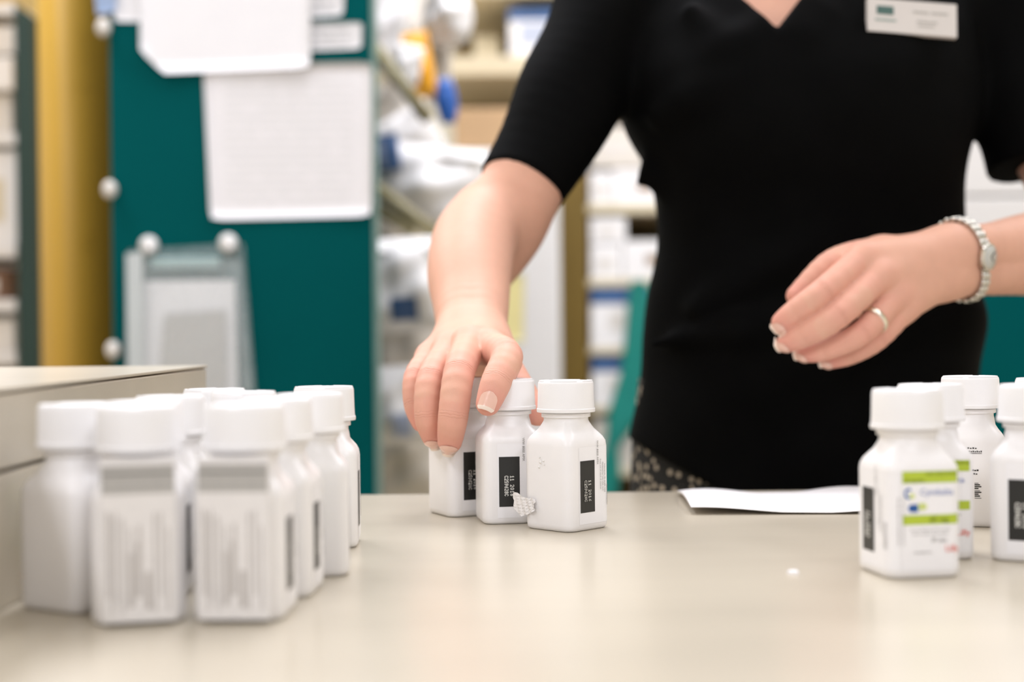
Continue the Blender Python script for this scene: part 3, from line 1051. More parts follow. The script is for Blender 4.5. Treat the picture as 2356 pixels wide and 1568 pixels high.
def mesh_sdf(f, lo, hi, h, B=8, slack=1.5):
    lo, hi = np.array(lo, np.float64), np.array(hi, np.float64)
    nb = np.ceil((hi - lo) / (h * B)).astype(int)
    N = nb * B
    D = np.empty(tuple(N), np.float32)
    bi = np.stack(np.meshgrid(*[np.arange(k) for k in nb], indexing='ij'), -1).reshape(-1, 3)
    cen = lo + (bi * B + (B - 1) / 2) * h
    dc = np.concatenate([f(cen[i:i + 200000]) for i in range(0, len(cen), 200000)])
    Db = D.reshape(nb[0], B, nb[1], B, nb[2], B)
    Db[...] = np.sign(dc).reshape(nb[0], 1, nb[1], 1, nb[2], 1)
    act = bi[np.abs(dc) < h * B * .87 * slack + 0.003]
    off = np.stack(np.meshgrid(*[np.arange(B)] * 3, indexing='ij'), -1).reshape(-1, 3)
    for i in range(0, len(act), 600):
        blk = act[i:i + 600]
        pts = (lo + ((blk * B)[:, None, :] + off[None]) * h).reshape(-1, 3)
        v = f(pts).reshape(len(blk), B, B, B)
        for k, (x, y, z) in enumerate(blk):
            Db[x, :, y, :, z, :] = v[k]
    Sg = (D < 0)
    c = np.zeros(tuple(N - 1), np.int8)
    for dx in (0, 1):
        for dy in (0, 1):
            for dz in (0, 1):
                c += Sg[dx:N[0] - 1 + dx, dy:N[1] - 1 + dy, dz:N[2] - 1 + dz]
    idx = np.stack(np.nonzero((c > 0) & (c < 8)), -1)
    del c
    acc = np.zeros((len(idx), 3))
    cnt = np.zeros(len(idx))
    corners = [(a_, b_, c_) for a_ in (0, 1) for b_ in (0, 1) for c_ in (0, 1)]
    val = {o: D[idx[:, 0] + o[0], idx[:, 1] + o[1], idx[:, 2] + o[2]].astype(np.float64) for o in corners}
    for o in corners:
        for ax in range(3):
            if o[ax] == 0:
                q = list(o)
                q[ax] = 1
                q = tuple(q)
                m = (val[o] < 0) != (val[q] < 0)
                t = np.where(m, val[o] / np.where(m, val[o] - val[q], 1), 0)
                pos = np.tile(np.array(o, float), (len(idx), 1))
                pos[:, ax] += t
                acc[m] += pos[m]
                cnt[m] += 1
    verts = lo + (idx + acc / cnt[:, None]) * h
    M1 = N - 1
    keyc = (idx[:, 0] * M1[1] + idx[:, 1]) * M1[2] + idx[:, 2]     # sorted already
    quads = []
    for ax in range(3):
        sl0 = [slice(None)] * 3
        sl1 = [slice(None)] * 3
        sl0[ax] = slice(0, N[ax] - 1)
        sl1[ax] = slice(1, N[ax])
        A, Bv = Sg[tuple(sl0)], Sg[tuple(sl1)]
        e = np.stack(np.nonzero(A != Bv), -1)
        o1, o2 = [(1, 2), (2, 0), (0, 1)][ax]
        e = e[(e[:, o1] > 0) & (e[:, o2] > 0) & (e[:, o1] < M1[o1]) & (e[:, o2] < M1[o2])]
        neg = A[e[:, 0], e[:, 1], e[:, 2]]
        ids = []
        for (d1, d2) in ((1, 1), (0, 1), (0, 0), (1, 0)):
            q = e.copy()
            q[:, o1] -= d1
            q[:, o2] -= d2
            ids.append(np.searchsorted(keyc, (q[:, 0] * M1[1] + q[:, 1]) * M1[2] + q[:, 2]))
        qd = np.stack(ids, -1)
        qd[~neg] = qd[~neg][:, ::-1]
        quads.append(qd)
    return verts, np.concatenate(quads)


def np_mesh(name, verts, quads, material, parent):
    off = np.array(wloc(parent))
    me = bpy.data.meshes.new(name)
    me.vertices.add(len(verts))
    me.vertices.foreach_set('co', (verts - off).astype(np.float32).ravel())
    me.loops.add(quads.size)
    me.loops.foreach_set('vertex_index', quads.astype(np.int32).ravel())
    me.polygons.add(len(quads))
    me.polygons.foreach_set('loop_start', np.arange(0, quads.size, 4, dtype=np.int32))
    me.polygons.foreach_set('use_smooth', np.ones(len(quads), bool))
    me.update(calc_edges=True)
    me.validate()
    return link(name, me, material, parent)


person = empty('person', (HIPX, 1.24, 0.0), 'person in a black short-sleeved top reaching over the counter to the bottles', 'person')
bv, bq = mesh_sdf(body_sdf, (-0.17, 0.845, CT - 0.035), (0.56, 1.43, HEADC.z + 0.135), 0.0016)
bo = np_mesh('body', bv, bq, skin, person)
# flushed knuckles and fingertips
fl = np.zeros(len(bv))
for Hh in (H1, H2):
    for nm, (pts, rs) in Hh.items():
        for k, p_ in enumerate(pts):
            amp, rad = ((.45, .011), (.62, .010), (.38, .008), (.75, .011))[k]
            fl = np.maximum(fl, amp * np.exp(-((bv - V3(p_)) ** 2).sum(1) / (2 * rad * rad)))
        a_, b_ = V3(pts[0]), V3(pts[-1])
        fl = np.maximum(fl, 0.30 * (np.minimum.reduce([cone(bv.astype(np.float32), V3(pts[i]), V3(pts[i + 1]), .011, .011) for i in range(3)]) < 0))
fl = np.maximum(fl, 0.10)
jt, jm = np.full(len(bv), 50.0), np.zeros(len(bv))
for Hh in (H1, H2):
    for nm, (pts, rs) in Hh.items():
        for k in (1, 2):
            a_, c_, e_ = V3(pts[k - 1]), V3(pts[k]), V3(pts[k + 1])
            t1, t2 = (c_ - a_) / np.linalg.norm(c_ - a_), (e_ - c_) / np.linalg.norm(e_ - c_)
            ax_ = (t1 + t2) / np.linalg.norm(t1 + t2)
            dn_ = t1 - t2
            dn_ = dn_ / max(1e-6, np.linalg.norm(dn_))
            q_ = bv - c_
            near = np.linalg.norm(q_, axis=1) < rs[k] * 1.55
            t_ = q_ @ ax_
            side = np.clip((q_ @ dn_) / rs[k] * 1.6 - .1, 0, 1)
            own = np.linalg.norm(q_ - t_[:, None] * ax_, axis=1) < rs[k] * 1.2
            m_ = near & own
            jt[m_] = t_[m_] * 1000
            jm[m_] = (side * np.clip(1 - np.abs(t_) / .0065, 0, 1))[m_] * (1.0 if k == 1 else .6)
for nm_, vv_ in (('joint_axial', jt), ('joint_mask', jm)):
    bo.data.attributes.new(nm_, 'FLOAT', 'POINT').data.foreach_set('value', vv_.astype(np.float32))
at = bo.data.attributes.new('flush', 'FLOAT', 'POINT')
at.data.foreach_set('value', fl.astype(np.float32))

# shirt
Hm = P(1202, 430, 1.15)
axis1 = (P(1302, 232, 1.185) - Hm).normalized()
hm2 = P(2405, 372, 1.205)
axis2 = (P(2340, 120, 1.225) - hm2).normalized()
sl1 = Group(0.001).spline([Hm - axis1 * .04, Hm, P(1310, 222, 1.185), P(1400, 30, 1.22), S1], [.0352, .0362, .0435, .049, .050])
sl2 = Group(0.001).spline([hm2 - axis2 * .03, hm2, P(2352, 160, 1.22), S2], [.0500, .0490, .050, .055])
yoke = Group(0.03).chain([S1, NB + Vector((-.035, 0, -.02))], [.050, .048]).chain([S2, NB + Vector((.035, 0, -.02))], [.050, .048])
folds = Group(0.006).chain([P(1590, 20, 1.150), P(1655, 105, 1.143), P(1710, 96, 1.141), P(1750, 66, 1.143)], [.002, .006, .006, .002])
folds.chain([P(1800, 95, 1.140), P(1850, 95, 1.140), P(1890, 40, 1.146)], [.002, .006, .002])
folds.chain([P(1520, 270, 1.160), P(1590, 235, 1.143), P(1690, 205, 1.135)], [.001, .005, .001])
folds.chain([P(1600, 710, 1.165), P(1780, 610, 1.149), P(1930, 520, 1.152)], [.001, .006, .001])
folds.chain([P(1500, 790, 1.18), P(1700, 760, 1.148), P(1860, 745, 1.150)], [.001, .006, .001])
folds.chain([P(1470, 420, 1.20), P(1497, 402, 1.20), P(1510, 425, 1.20)], [.004, .009, .004])
AP = P(1790, 64, 1.13)              # point of the neckline
nl, nr = P(1722, -20, 1.13), P(1858, -20, 1.13)


def plane(p, o, n):
    return (p - V3(o)) @ V3(n)


def shirt_sdf(p):
    p = p.astype(np.float32)
    d = torso(p)
    d = smin(d, yoke(p), 0.03)
    s1 = np.maximum(sl1(p), -plane(p, Hm, axis1))
    s2 = np.maximum(sl2(p), -plane(p, hm2, axis2))
    d = smin(d, s1, 0.014)
    d = smin(d, s2, 0.014)
    d = smin(d, folds(p), 0.022)
    x, y, z = p[:, 0], p[:, 1], p[:, 2]
    d = d + 0.0012 * np.sin(38 * z + 22 * x + 2 * np.sin(30 * x)) + 0.0008 * np.sin(70 * z - 45 * x)
    # hem: falls from the side seam towards the middle
    hem = (CT + 0.022) - np.clip((x - (HIPX - HIPA)) * 0.55, 0, 0.045)
    d = np.maximum(d, hem - z)
    # neckline
    sl_l = (AP.x - nl.x) / (nl.z - AP.z)
    vcut = np.abs(x - AP.x) - (z - AP.z) * sl_l
    vcut = np.maximum(vcut * 0.7, np.maximum(AP.z - z, y - 1.235))
    d = smax(d, -vcut, 0.004)
    ncol = cone(p, V3(NB - Vector((0, 0.02, .05))), V3(NB + Vector((0, -.01, .2))), .066, .10)
    return smax(d, -ncol, .004)


sv_, sq_ = mesh_sdf(shirt_sdf, (-0.04, 1.05, CT - 0.05), (0.60, 1.44, NB.z + 0.06), 0.0028)
shirt = np_mesh('shirt', sv_, sq_, black_knit, person)
shirt['label'] = 'black short-sleeved knit top with a draped V neckline'

# skirt: lofted ellipses down to the shins, shoes below
vs, fs = [], []
zs = [CT + 0.075, CT + 0.02, CT - 0.05, CT - 0.2, CT - 0.4, 0.34, 0.30]
wd = [.142, .1485, .152, .158, .165, .172, .172]
n = 64
for z, w in zip(zs, wd):
    for k in range(n):
        a_ = 2 * math.pi * k / n
        f_ = 1 + 0.015 * math.sin(9 * a_) * (1 if z < CT - .1 else 0)
        vs.append(Vector((HIPX + w * f_ * math.cos(a_), 1.245 + w * .70 * f_ * math.sin(a_), z)))
for i in range(len(zs) - 1):
    for k in range(n):
        k2 = (k + 1) % n
        fs.append((i * n + k, (i + 1) * n + k, (i + 1) * n + k2, i * n + k2))
mesh('skirt', vs, fs, skirt_mat, person, True, True)
for s in (-1, 1):
    cx = HIPX + s * 0.085
    lv, lf = tube([Vector((cx, 1.25, 0.50)), Vector((cx, 1.255, 0.32)), Vector((cx, 1.262, 0.09)), Vector((cx, 1.25, 0.05))], [.05, .048, .034, .034], 16)
    mesh('stocking', lv, lf, black_knit, person, True, True)
    sv2, sf2 = [], []
    for i in range(9):
        t = i / 8
        y = 1.30 - 0.245 * t
        w = 0.038 * (1 - 0.25 * abs(2 * t - 1.1)) * (1 if 0 < i < 8 else .6)
        hh = 0.075 * (1 - t) ** .7 + 0.022
        for k in range(12):
            a_ = 2 * math.pi * k / 12
            sv2.append(Vector((cx + w * math.cos(a_), y, max(0.0, hh * .5 + hh * .55 * math.sin(a_)))))
    for i in range(8):
        for k in range(12):
            k2 = (k + 1) % 12
            sf2.append((i * 12 + k, i * 12 + k2, (i + 1) * 12 + k2, (i + 1) * 12 + k))
    sf2 += [tuple(reversed(range(12))), tuple(8 * 12 + k for k in range(12))]
    mesh('shoe', sv2, sf2, lot_black, person, True, True)
    ev, ef = lathe([(0.0005, -.0115), (.008, -.008), (.0115, 0), (.008, .008), (.0005, .0115)], 16)
    c = HEADC + Vector((s * .032, -.0765, .004))
    mesh('eye', [c + Vector(v) for v in ev], ef, eye_white, person, True, True)
    iv, if_ = lathe([(0.0001, 0), (.0050, 0.0002), (.0046, .0012), (.0001, .0018)], 16)
    mesh('iris', [c + Vector((x, -.0105 - z, y)) for x, y, z in iv], if_, hair_mat, person, True, True)


def hair_sdf(p):
    p = p.astype(np.float32)
    q = (p - V3(HEADC + Vector((0, .014, .014)))) / np.array([.085, .100, .116], np.float32)
    d = (np.sqrt((q * q).sum(1)) - 1) * .088
    bun = np.sqrt(((p - V3(HEADC + Vector((0, .115, .02)))) ** 2).sum(1)) - .038
    d = smin(d, bun, .02)
    d = d + 0.0012 * np.sin(260 * p[:, 0] + 40 * p[:, 2])
    face = cone(p, V3(HEADC + Vector((0, -.13, .02))), V3(HEADC + Vector((0, -.13, -.12))), .098, .125)
    d = smax(d, -face, .01)
    return smax(d, -(p[:, 2] - (HEADC.z - .055)), .01)


hv, hq = mesh_sdf(hair_sdf, V3(HEADC) - np.array([.12, .13, .12]), V3(HEADC) + np.array([.12, .19, .16]), 0.003)
np_mesh('hair', hv, hq, hair_mat, person)


def march(o, d, f, n=60, tmax=0.2):
    o, d = V3(o).astype(np.float64), V3(d).astype(np.float64)
    d /= np.linalg.norm(d)
    t = 0.0
    for _ in range(n):
        e = float(f((o + d * t)[None])[0])
        if e < 5e-5:
            break
        t += max(1e-4, e * .7)
        if t > tmax:
            break
    return Vector(o + d * t)


def nail(tip, prev, dorsal, r, w, l, back=0.0, shift=0.35):
    """a fingernail laid on the finger surface: tip joint, previous joint, dorsal direction"""
    ax = (tip - prev).normalized()
    dn = (dorsal - ax * dorsal.dot(ax)).normalized()
    sd = ax.cross(dn)
    for nm, v0, v1, m_ in (('fingernail', 0.0, 0.80, nail_mat), ('nail_edge', 0.79, 1.0, nail_tip)):
        vs, fs = [], []
        nu, nv = 8, 6
        for i in range(nu + 1):
            for j in range(nv + 1):
                u = (i / nu - .5) * 2
                v = v0 + (v1 - v0) * j / nv
                lim = math.sqrt(max(0, 1 - max(0, (0.35 - v) / 0.35) ** 2)) if v < .35 else (1 - 0.25 * max(0, (v - .8) / .2) ** 2)
                lim = max(lim, 0.25)
                q = tip + ax * (l * (v - 0.6) + r * shift + back) + sd * (u * w * lim)
                over = max(0.0, v - .72)
                s_ = march(q - ax * (over * l) + dn * 0.02, -dn, body_sdf, tmax=0.024) + ax * (over * l) - dn * (over * over * l * 1.2)
                vs.append(s_ + dn * 0.0005)
        for i in range(nu):
            for j in range(nv):
                a_ = i * (nv + 1) + j
                fs.append((a_, a_ + nv + 1, a_ + nv + 2, a_ + 1))
        mesh(nm, vs, fs, m_, person, True, True)


tov = Vector((0, -1, 0.25))
nail(H1['index'][0][3], H1['index'][0][2], tov, .0070, .0054, .0112)
nail(H1['middle'][0][3], H1['middle'][0][2], Vector((.0, -1, .0)), .0073, .0058, .0100, 0.003)
nail(H1['ring'][0][3], H1['ring'][0][2], Vector((-.3, -1, 0)), .0068, .0050, .0090, 0.003)
nail(H2['index'][0][3], H2['index'][0][2], Vector((-.2, -.8, -.5)), .0078, .0052, .0090, 0.002)
nail(H2['middle'][0][3], H2['middle'][0][2], Vector((-.2, -.7, -.6)), .0074, .0052, .0100, 0.002)
nail(H2['ring'][0][3], H2['ring'][0][2], Vector((-.2, -.6, -.7)), .0066, .0048, .0100, 0.002)
nail(H2['pinky'][0][3], H2['pinky'][0][2], Vector((-.2, -.6, -.7)), .0058, .0042, .0090, 0.002)

# ring on the ring finger
rp0, rp1 = H2['ring'][0][0], H2['ring'][0][1]
rc_ = rp0.lerp(rp1, 0.68)
ax = (rp1 - rp0).normalized()
u_ = ax.cross(Vector((0, 0, 1))).normalized()
w_ = ax.cross(u_)
vs, fs = [], []
n = 40
for k in range(n):
    a_ = 2 * math.pi * k / n
    dr = u_ * math.cos(a_) + w_ * math.sin(a_)
    r0 = 0.0098
    for (dx, dr_) in ((-.0022, 0), (-.0018, .0013), (0, .0017), (.0018, .0013), (.0022, 0)):
        vs.append(rc_ + ax * dx + dr * (r0 + dr_))
for k in range(n):
    k2 = (k + 1) % n
    for j in range(5):
        j2 = (j + 1) % 5
        fs.append((k * 5 + j, k * 5 + j2, k2 * 5 + j2, k2 * 5 + j))
rg = mesh('finger_ring', vs, fs, gold_white, None, True, True)
tag(rg, 'pale gold band ring worn on the finger of the relaxed hand', 'ring')

# wrist watch: chain links round the wrist and a small dial
wc_ = P(2204, 600, 1.070)
fa = P(2330, 588, 1.105)
ax = (fa - wc_).normalized()
sd1 = (Vector((0, -1, 0)) - ax * Vector((0, -1, 0)).dot(ax)).normalized()
sd2 = ax.cross(sd1).normalized()
watch = empty('wristwatch', wc_, 'silver link wristwatch worn on the wrist of the relaxed hand', 'watch')
NL = 30
lnk = []
for k in range(NL):
    a_ = 2 * math.pi * k / NL
    dr = sd1 * math.cos(a_) + sd2 * math.sin(a_)
    c0_ = wc_ + ax * (0.004 - 0.006 * dr.z)
    s_ = march(c0_ + dr * 0.06, -dr, body_sdf, tmax=.06)
    lnk.append((s_ + dr * 0.0030, dr))
for k in range(NL):
    p_, dr = lnk[k]
    if min(k, NL - k) <= 1:
        continue
    tg = (lnk[(k + 1) % NL][0] - lnk[k - 1][0]).normalized()
    L_ = (lnk[(k + 1) % NL][0] - p_).length
    for off_, ww in ((-.0030, .0022), (.0, .0026), (.0030, .0022)):
        ev, ef = lathe([(0.0004, -1), (.7, -.7), (1, -.2), (1, .2), (.7, .7), (.0004, 1)], 8)
        vv = []
        for (x, y, z) in ev:
            vv.append(p_ + tg * (z * L_ * .55) + ax * (off_ + x * ww * .75) + dr * (y * .0021))
        mesh('link', vv, ef, chrome, watch, True, True)
p_, dr = lnk[0]
tg = (lnk[1][0] - lnk[-1][0]).normalized()
for nm, prof, m_, h0 in (('case', [(.0075, -.002), (.0095, -.001), (.0100, .002), (.0092, .0036), (.0080, .0040)], chrome, 0.0), ('dial', [(.0079, .0036), (.0079, .0041), (.002, .0043)], watch_dial_m, 0.0)):
    ev, ef = lathe(prof, 32)
    mesh(nm, [p_ + tg * (x * 1.15) + ax * (y * .85) + dr * z for x, y, z in ev], ef, m_, watch, True, True)
for an, ln in ((0.6, .0045), (2.3, .006)):
    q = p_ + dr * .0046
    d_ = tg * math.cos(an) + ax * math.sin(an)
    v, f = tube([q, q + d_ * ln], .0004, 5)
    mesh('watch_hand', v, f, lot_black, watch, True, True)

# name badge on the chest
bc = P(2093, 47, 1.0)
hit = march(CAM, bc - CAM, shirt_sdf, 400, 2.0)
g_ = np.array([float(shirt_sdf(np.array([list(hit + Vector(e) * .012)]))[0] - shirt_sdf(np.array([list(hit - Vector(e) * .012)]))[0]) for e in ((1, 0, 0), (0, 1, 0), (0, 0, 1))])
nrm = Vector(g_).normalized()
nrm = (nrm + Vector((0, -1.6, 0))).normalized()
rt = Vector((0, 0, 1)).cross(-nrm).normalized() * -1
if rt.x < 0:
    rt = -rt
rt = (rt + Vector((0, 0, -0.072))).normalized()
upv = nrm.cross(rt).normalized()
if upv.z < 0:
    upv = -upv
badge = empty('name_badge', hit, 'white name badge with a dark green logo pinned to the black top', 'badge')
kk = hit.y / F
BW, BH = 208 * kk / 2 / abs(rt.x), 80 * kk / 2


def bq_(name, x0, x1, z0, z1, d0, d1, m_):
    vs = [hit + nrm * d + rt * x + upv * z for d in (d0, d1) for (x, z) in ((x0, z0), (x1, z0), (x1, z1), (x0, z1))]
    return mesh(name, vs, [(0, 1, 2, 3), (4, 7, 6, 5), (0, 4, 5, 1), (1, 5, 6, 2), (2, 6, 7, 3), (3, 7, 4, 0)], m_, badge, False, True)


badge_m = mat('badge_plastic', '#d9d2cb', 0.35, 0.02)
bq_('plate', -BW, BW, -BH, BH, 0.0015, 0.0060, badge_m)
bq_('logo', -BW * .80, -BW * .42, BH * .05, BH * .55, 0.0061, 0.0063, mat('logo_green', '#46675f', 0.5))
bq_('logo_line', -BW * .84, -BW * .36, -BH * .35, -BH * .22, 0.0061, 0.0063, mat('logo_grey', '#9aa79f', 0.5))
bl = mat('badge_ink', '#b3aea6', 0.5)
for (x0, x1, z0, z1) in ((0.02, .36, .28, .40), (.42, .80, .28, .40), (.10, .56, -.28, -.18), (.12, .50, -.52, -.44)):
    bq_('text_line', BW * x0, BW * x1, BH * z0, BH * z1, 0.0061, 0.0063, bl)
bq_('pin', -BW * .3, BW * .3, -BH * .2, BH * .2, -0.004, 0.0016, chrome)

# ------------------------------------------------------------------ background: teal panel and its papers
YT = 1.85
a, b = P(256, 600, YT), P(861, 600, YT)
bay = empty('shelving_bay', ((a.x + b.x) / 2, YT + 0.2, 0), 'dark teal end panel of a shelving bay covered in papers', 'shelving')
box('end_panel', (a.x, YT, 0.0), (b.x, YT + 0.028, 2.05), teal, bay, 0.003)
box('edge_trim', (b.x - 0.001, YT - 0.002, 0.0), (b.x + 0.004, YT + 0.03, 2.05), mat('edge_strip', '#6f8f86', 0.4), bay, 0.001)
box('side_frame', (a.x, YT + 0.028, 0.0), (a.x + 0.02, YT + 0.75, 2.05), dark_green, bay, 0.002)
for z in (0.1, 0.6, 1.75):
    box('shelf', (a.x + 0.02, YT + 0.03, z), (b.x - 0.03, YT + 0.75, z + 0.02), cream, bay, 0.002)


def sheet(name, pts, Y, material, label, cat, curl=0.004, rad=0.0, group=None, cut=0.0):
    """a sheet of paper: four photo corners (tl, tr, br, bl) with slight curl and its own thickness"""
    q = [P(px, py, Y) for px, py in pts]
    n = 14
    vs, fs = [], []
    for lay in (0, 1):
        for i in range(n + 1):
            for j in range(n + 1):
                u, v = i / n, j / n
                # rounded corners
                uu, vv = u, v
                if rad:
                    du, dv = abs(u - .5) * 2, abs(v - .5) * 2
                    e = max(0, du - (1 - rad)) / rad
                    f = max(0, dv - (1 - rad)) / rad
                    if e > 0 and f > 0:
                        k = max(e, f) / math.hypot(e, f)
                        uu = .5 + (1 if u > .5 else -1) * .5 * ((1 - rad) + rad * e * k)
                        vv = .5 + (1 if v > .5 else -1) * .5 * ((1 - rad) + rad * f * k)
                if cut and uu / cut + (1 - vv) / cut < 1:
                    e = (1 - uu / cut - (1 - vv) / cut) * cut * .5
                    uu, vv = uu + e, vv - e
                top = q[0].lerp(q[1], uu)
                bot = q[3].lerp(q[2], uu)
                p = top.lerp(bot, vv)
                c = curl * (abs(uu - .5) * 2) ** 3 * (0.4 + 0.6 * vv) + curl * 0.5 * vv ** 4
                vs.append(Vector((p.x, Y - 0.0006 - c - (0.0005 if lay else 0), p.z)))
    K = (n + 1) ** 2
    for i in range(n):
        for j in range(n):
            a_ = i * (n + 1) + j
            fs.append((a_, a_ + n + 1, a_ + n + 2, a_ + 1))
            fs.append((K + a_, K + a_ + 1, K + a_ + n + 2, K + a_ + n + 1))
    rim = [i * (n + 1) for i in range(n + 1)] + [n * (n + 1) + j for j in range(1, n + 1)] + [i * (n + 1) + n for i in range(n - 1, -1, -1)] + [j for j in range(n - 1, 0, -1)]
    for k in range(len(rim)):
        a_, b_ = rim[k], rim[(k + 1) % len(rim)]
        fs.append((a_, b_, K + b_, K + a_))
    o = mesh(name, vs, fs, material, None, True, True)
    tag(o, label, cat, group)
    return o


notice_mat = print_mat('notice_print', '#efeced', '#e6e4e4', 0, 18, 0.55, (0.12, 0.88), 16)
sheet('notice', [(318, -230), (716, -236), (716, 156), (326, 172)], YT - 0.004, paper, 'white blank notice with a cut corner, overlapping the landscape notice', 'notice', 0.004, 0.05, cut=0.135)
sheet('notice', [(468, 150), (856, 143), (856, 497), (486, 506)], YT, notice_mat, 'white landscape notice with faint typed lines on the teal panel', 'notice', 0.004, 0.07)
sheet('paper_strip', [(690, 55), (834, 52), (832, 112), (690, 118)], YT, print_mat('strip_print', '#e3e1e1', '#bdbcbc', 0, 4, 0.5, (0.1, 0.8), 8), 'white printed strip beside the blank notice, above the landscape notice', 'paper', 0.002, 0.2)
sheet('paper_strip', [(690, -60), (795, -66), (790, 36), (690, 42)], YT, print_mat('strip_print_b', '#e3e1e1', '#bdbcbc', 0, 5, 0.5, (0.1, 0.8), 8), 'white strip at the photo top beside the blank notice', 'paper', 0.002, 0.2)
sheet('paper_strip', [(258, -70), (340, -72), (340, 50), (266, 50)], YT, paper, 'white slip at the top of the teal panel beside its mustard neighbour', 'paper', 0.002, 0.15)
sheet('blue_card', [(212, -70), (270, -70), (268, 26), (224, 34)], YT - 0.008, mat('pale_blue', '#94a8c8', 0.5), 'pale blue card sticking out past the teal panel', 'card', 0.001, 0.1)

# clear pocket with a white sheet on two hooks
pk = empty('document_pocket', P(440, 900, YT - 0.02), 'clear plastic pocket holding a white sheet, hung on the teal panel', 'pocket')


def pocket_sheet(name, pts, Y, material, bulge=0.0, thick=0.0006):
    q = [P(px, py, Y) for px, py in pts]
    n = 10
    vs, fs = [], []
    for lay in (0, 1):
        for i in range(n + 1):
            for j in range(n + 1):
                p = q[0].lerp(q[1], i / n).lerp(q[3].lerp(q[2], i / n), j / n)
                vs.append(Vector((p.x, Y - bulge * math.sin(math.pi * i / n) * (0.3 + 0.7 * j / n) - thick * lay, p.z)))
    K = (n + 1) ** 2
    for i in range(n):
        for j in range(n):
            a_ = i * (n + 1) + j
            fs.append((a_, a_ + n + 1, a_ + n + 2, a_ + 1))
            fs.append((K + a_, K + a_ + 1, K + a_ + n + 2, K + a_ + n + 1))
    return mesh(name, vs, fs, material, pk, True, True)


pocket_sheet('back_film', [(296, 575), (560, 560), (600, 1060), (290, 1060)], YT - 0.004, clear_film)
pocket_sheet('front_film', [(292, 600), (556, 596), (596, 1060), (288, 1060)], YT - 0.022, clear_film, 0.006)
pocket_sheet('paper_insert', [(330, 646), (541, 644), (549, 1060), (318, 1060)], YT - 0.014, paper, 0.003)
pocket_sheet('grey_insert', [(378, 722), (520, 712), (526, 1060), (352, 1060)], YT - 0.018, mat('grey_form', '#c3bfbb', 0.6, 0.05, 8), 0.003)
pocket_sheet('side_strip', [(290, 584), (328, 578), (332, 1060), (296, 1060)], YT - 0.024, mat('milky_strip', '#c9cfcf', 0.3, 0.05, 12))
box('top_bar', P(346, 618, YT - 0.012), P(508, 592, YT - 0.004), mat('milky_bar', '#9fb8b6', 0.3, 0.1, 12), pk, 0.002)
for hx, hy in ((345, 565), (527, 560)):
    c = P(hx, hy, YT)
    vs, fs = lathe([(0.004, 0), (0.0115, 0.001), (0.0125, 0.005), (0.0105, 0.010), (0.005, 0.0125)], 24)
    mesh('hook', [Vector((c.x + x, YT - 0.001 - z, c.z + y)) for x, y, z in vs], fs, white_paint, pk, True, True)
    v2, f2 = tube([Vector((c.x, YT - 0.012, c.z)), Vector((c.x + 0.006, YT - 0.02, c.z - 0.004)), Vector((c.x + 0.003, YT - 0.022, c.z - 0.014))], 0.003)
    mesh('hook', v2, f2, white_paint, pk, True, True)

# mustard tall cupboard; door shape bowed so shading grades across it
YM = 2.0
mL, mR = P(92, 500, YM).x, P(262, 500, YM).x
cup = empty('tall_cupboard', ((mL + mR) / 2, YM + 0.2, 0), 'tall mustard yellow cupboard left of the teal panel', 'cupboard')
vs, fs = [], []
n = 20
for i in range(n + 1):
    t = i / n
    x = mL + (mR - mL) * t
    bow = 0.05 * (1 - (2 * t - 1) ** 2) - 0.03 * t
    for (yy, z) in ((YM - bow, 0.06), (YM - bow, 2.25), (YM + 0.05, 0.06), (YM + 0.05, 2.25)):
        vs.append(Vector((x, yy, z)))
for i in range(n):
    a_ = 4 * i
    fs += [(a_, a_ + 4, a_ + 5, a_ + 1), (a_ + 2, a_ + 3, a_ + 7, a_ + 6), (a_ + 1, a_ + 5, a_ + 7, a_ + 3), (a_, a_ + 2, a_ + 6, a_ + 4)]
fs += [(0, 1, 3, 2), (4 * n, 4 * n + 2, 4 * n + 3, 4 * n + 1)]
mesh('door', vs, fs, mustard, cup, True, True)
box('carcass', (mL + 0.002, YM + 0.05, 0.0), (mR - 0.002, YM + 0.45, 2.25), mustard, cup, 0.002)
for hx, hy in ((235, 62), (250, 435), (258, 805)):
    c = P(hx, hy, YT - 0.02)
    vs, fs = lathe([(0.004, 0), (0.0085, 0.002), (0.0095, 0.008), (0.0075, 0.014), (0.003, 0.016)], 20)
    mesh('hinge', [Vector((c.x + x, c.y + 0.15 * 0 + 0.012 - z, c.z + y * 1.25)) for x, y, z in vs], fs, warm_white, cup, True, True)

# left shelving with a dark green post
YS = 2.35
sh = empty('storage_shelf', (P(-60, 600, YS).x, YS + 0.2, 0), 'white storage shelf at the left photo edge with a dark green post', 'shelf')
pl, pr = P(42, 450, YS).x, P(98, 450, YS).x
vs = []
zt = P(60, 30, YS).z
for (x, z) in ((P(52, 850, YS).x, 0.0), (P(106, 850, YS).x, 0.0), (P(84, 45, YS).x, zt - 0.01), (P(43, 25, YS).x, zt + 0.012)):
    for y in (YS - 0.02, YS + 0.02):
        vs.append(Vector((x, y, z)))
mesh('post', vs, [(0, 2, 4, 6), (1, 7, 5, 3), (0, 1, 3, 2), (2, 3, 5, 4), (4, 5, 7, 6), (6, 7, 1, 0)], dark_green, sh, False, True)
box('post', (P(-420, 500, YS).x, YS - 0.02, 0), (P(-380, 500, YS).x, YS + 0.02, 1.7), dark_green, sh, 0.002)
SB = {}
for py in (20, 318, 575, 700, 820, 1020):
    c = P(45, py, YS)
    SB[py] = c.z + 0.009
    box('shelf_board', (P(-400, py, YS).x, YS - 0.01, c.z - 0.012), (c.x - 0.002, YS + 0.35, c.z + 0.008), white_paint, sh, 0.002)
box('back_board', (P(-400, 500, YS).x, YS + 0.35, 0.1), (pr, YS + 0.36, 1.75), warm_white, sh, 0.001)
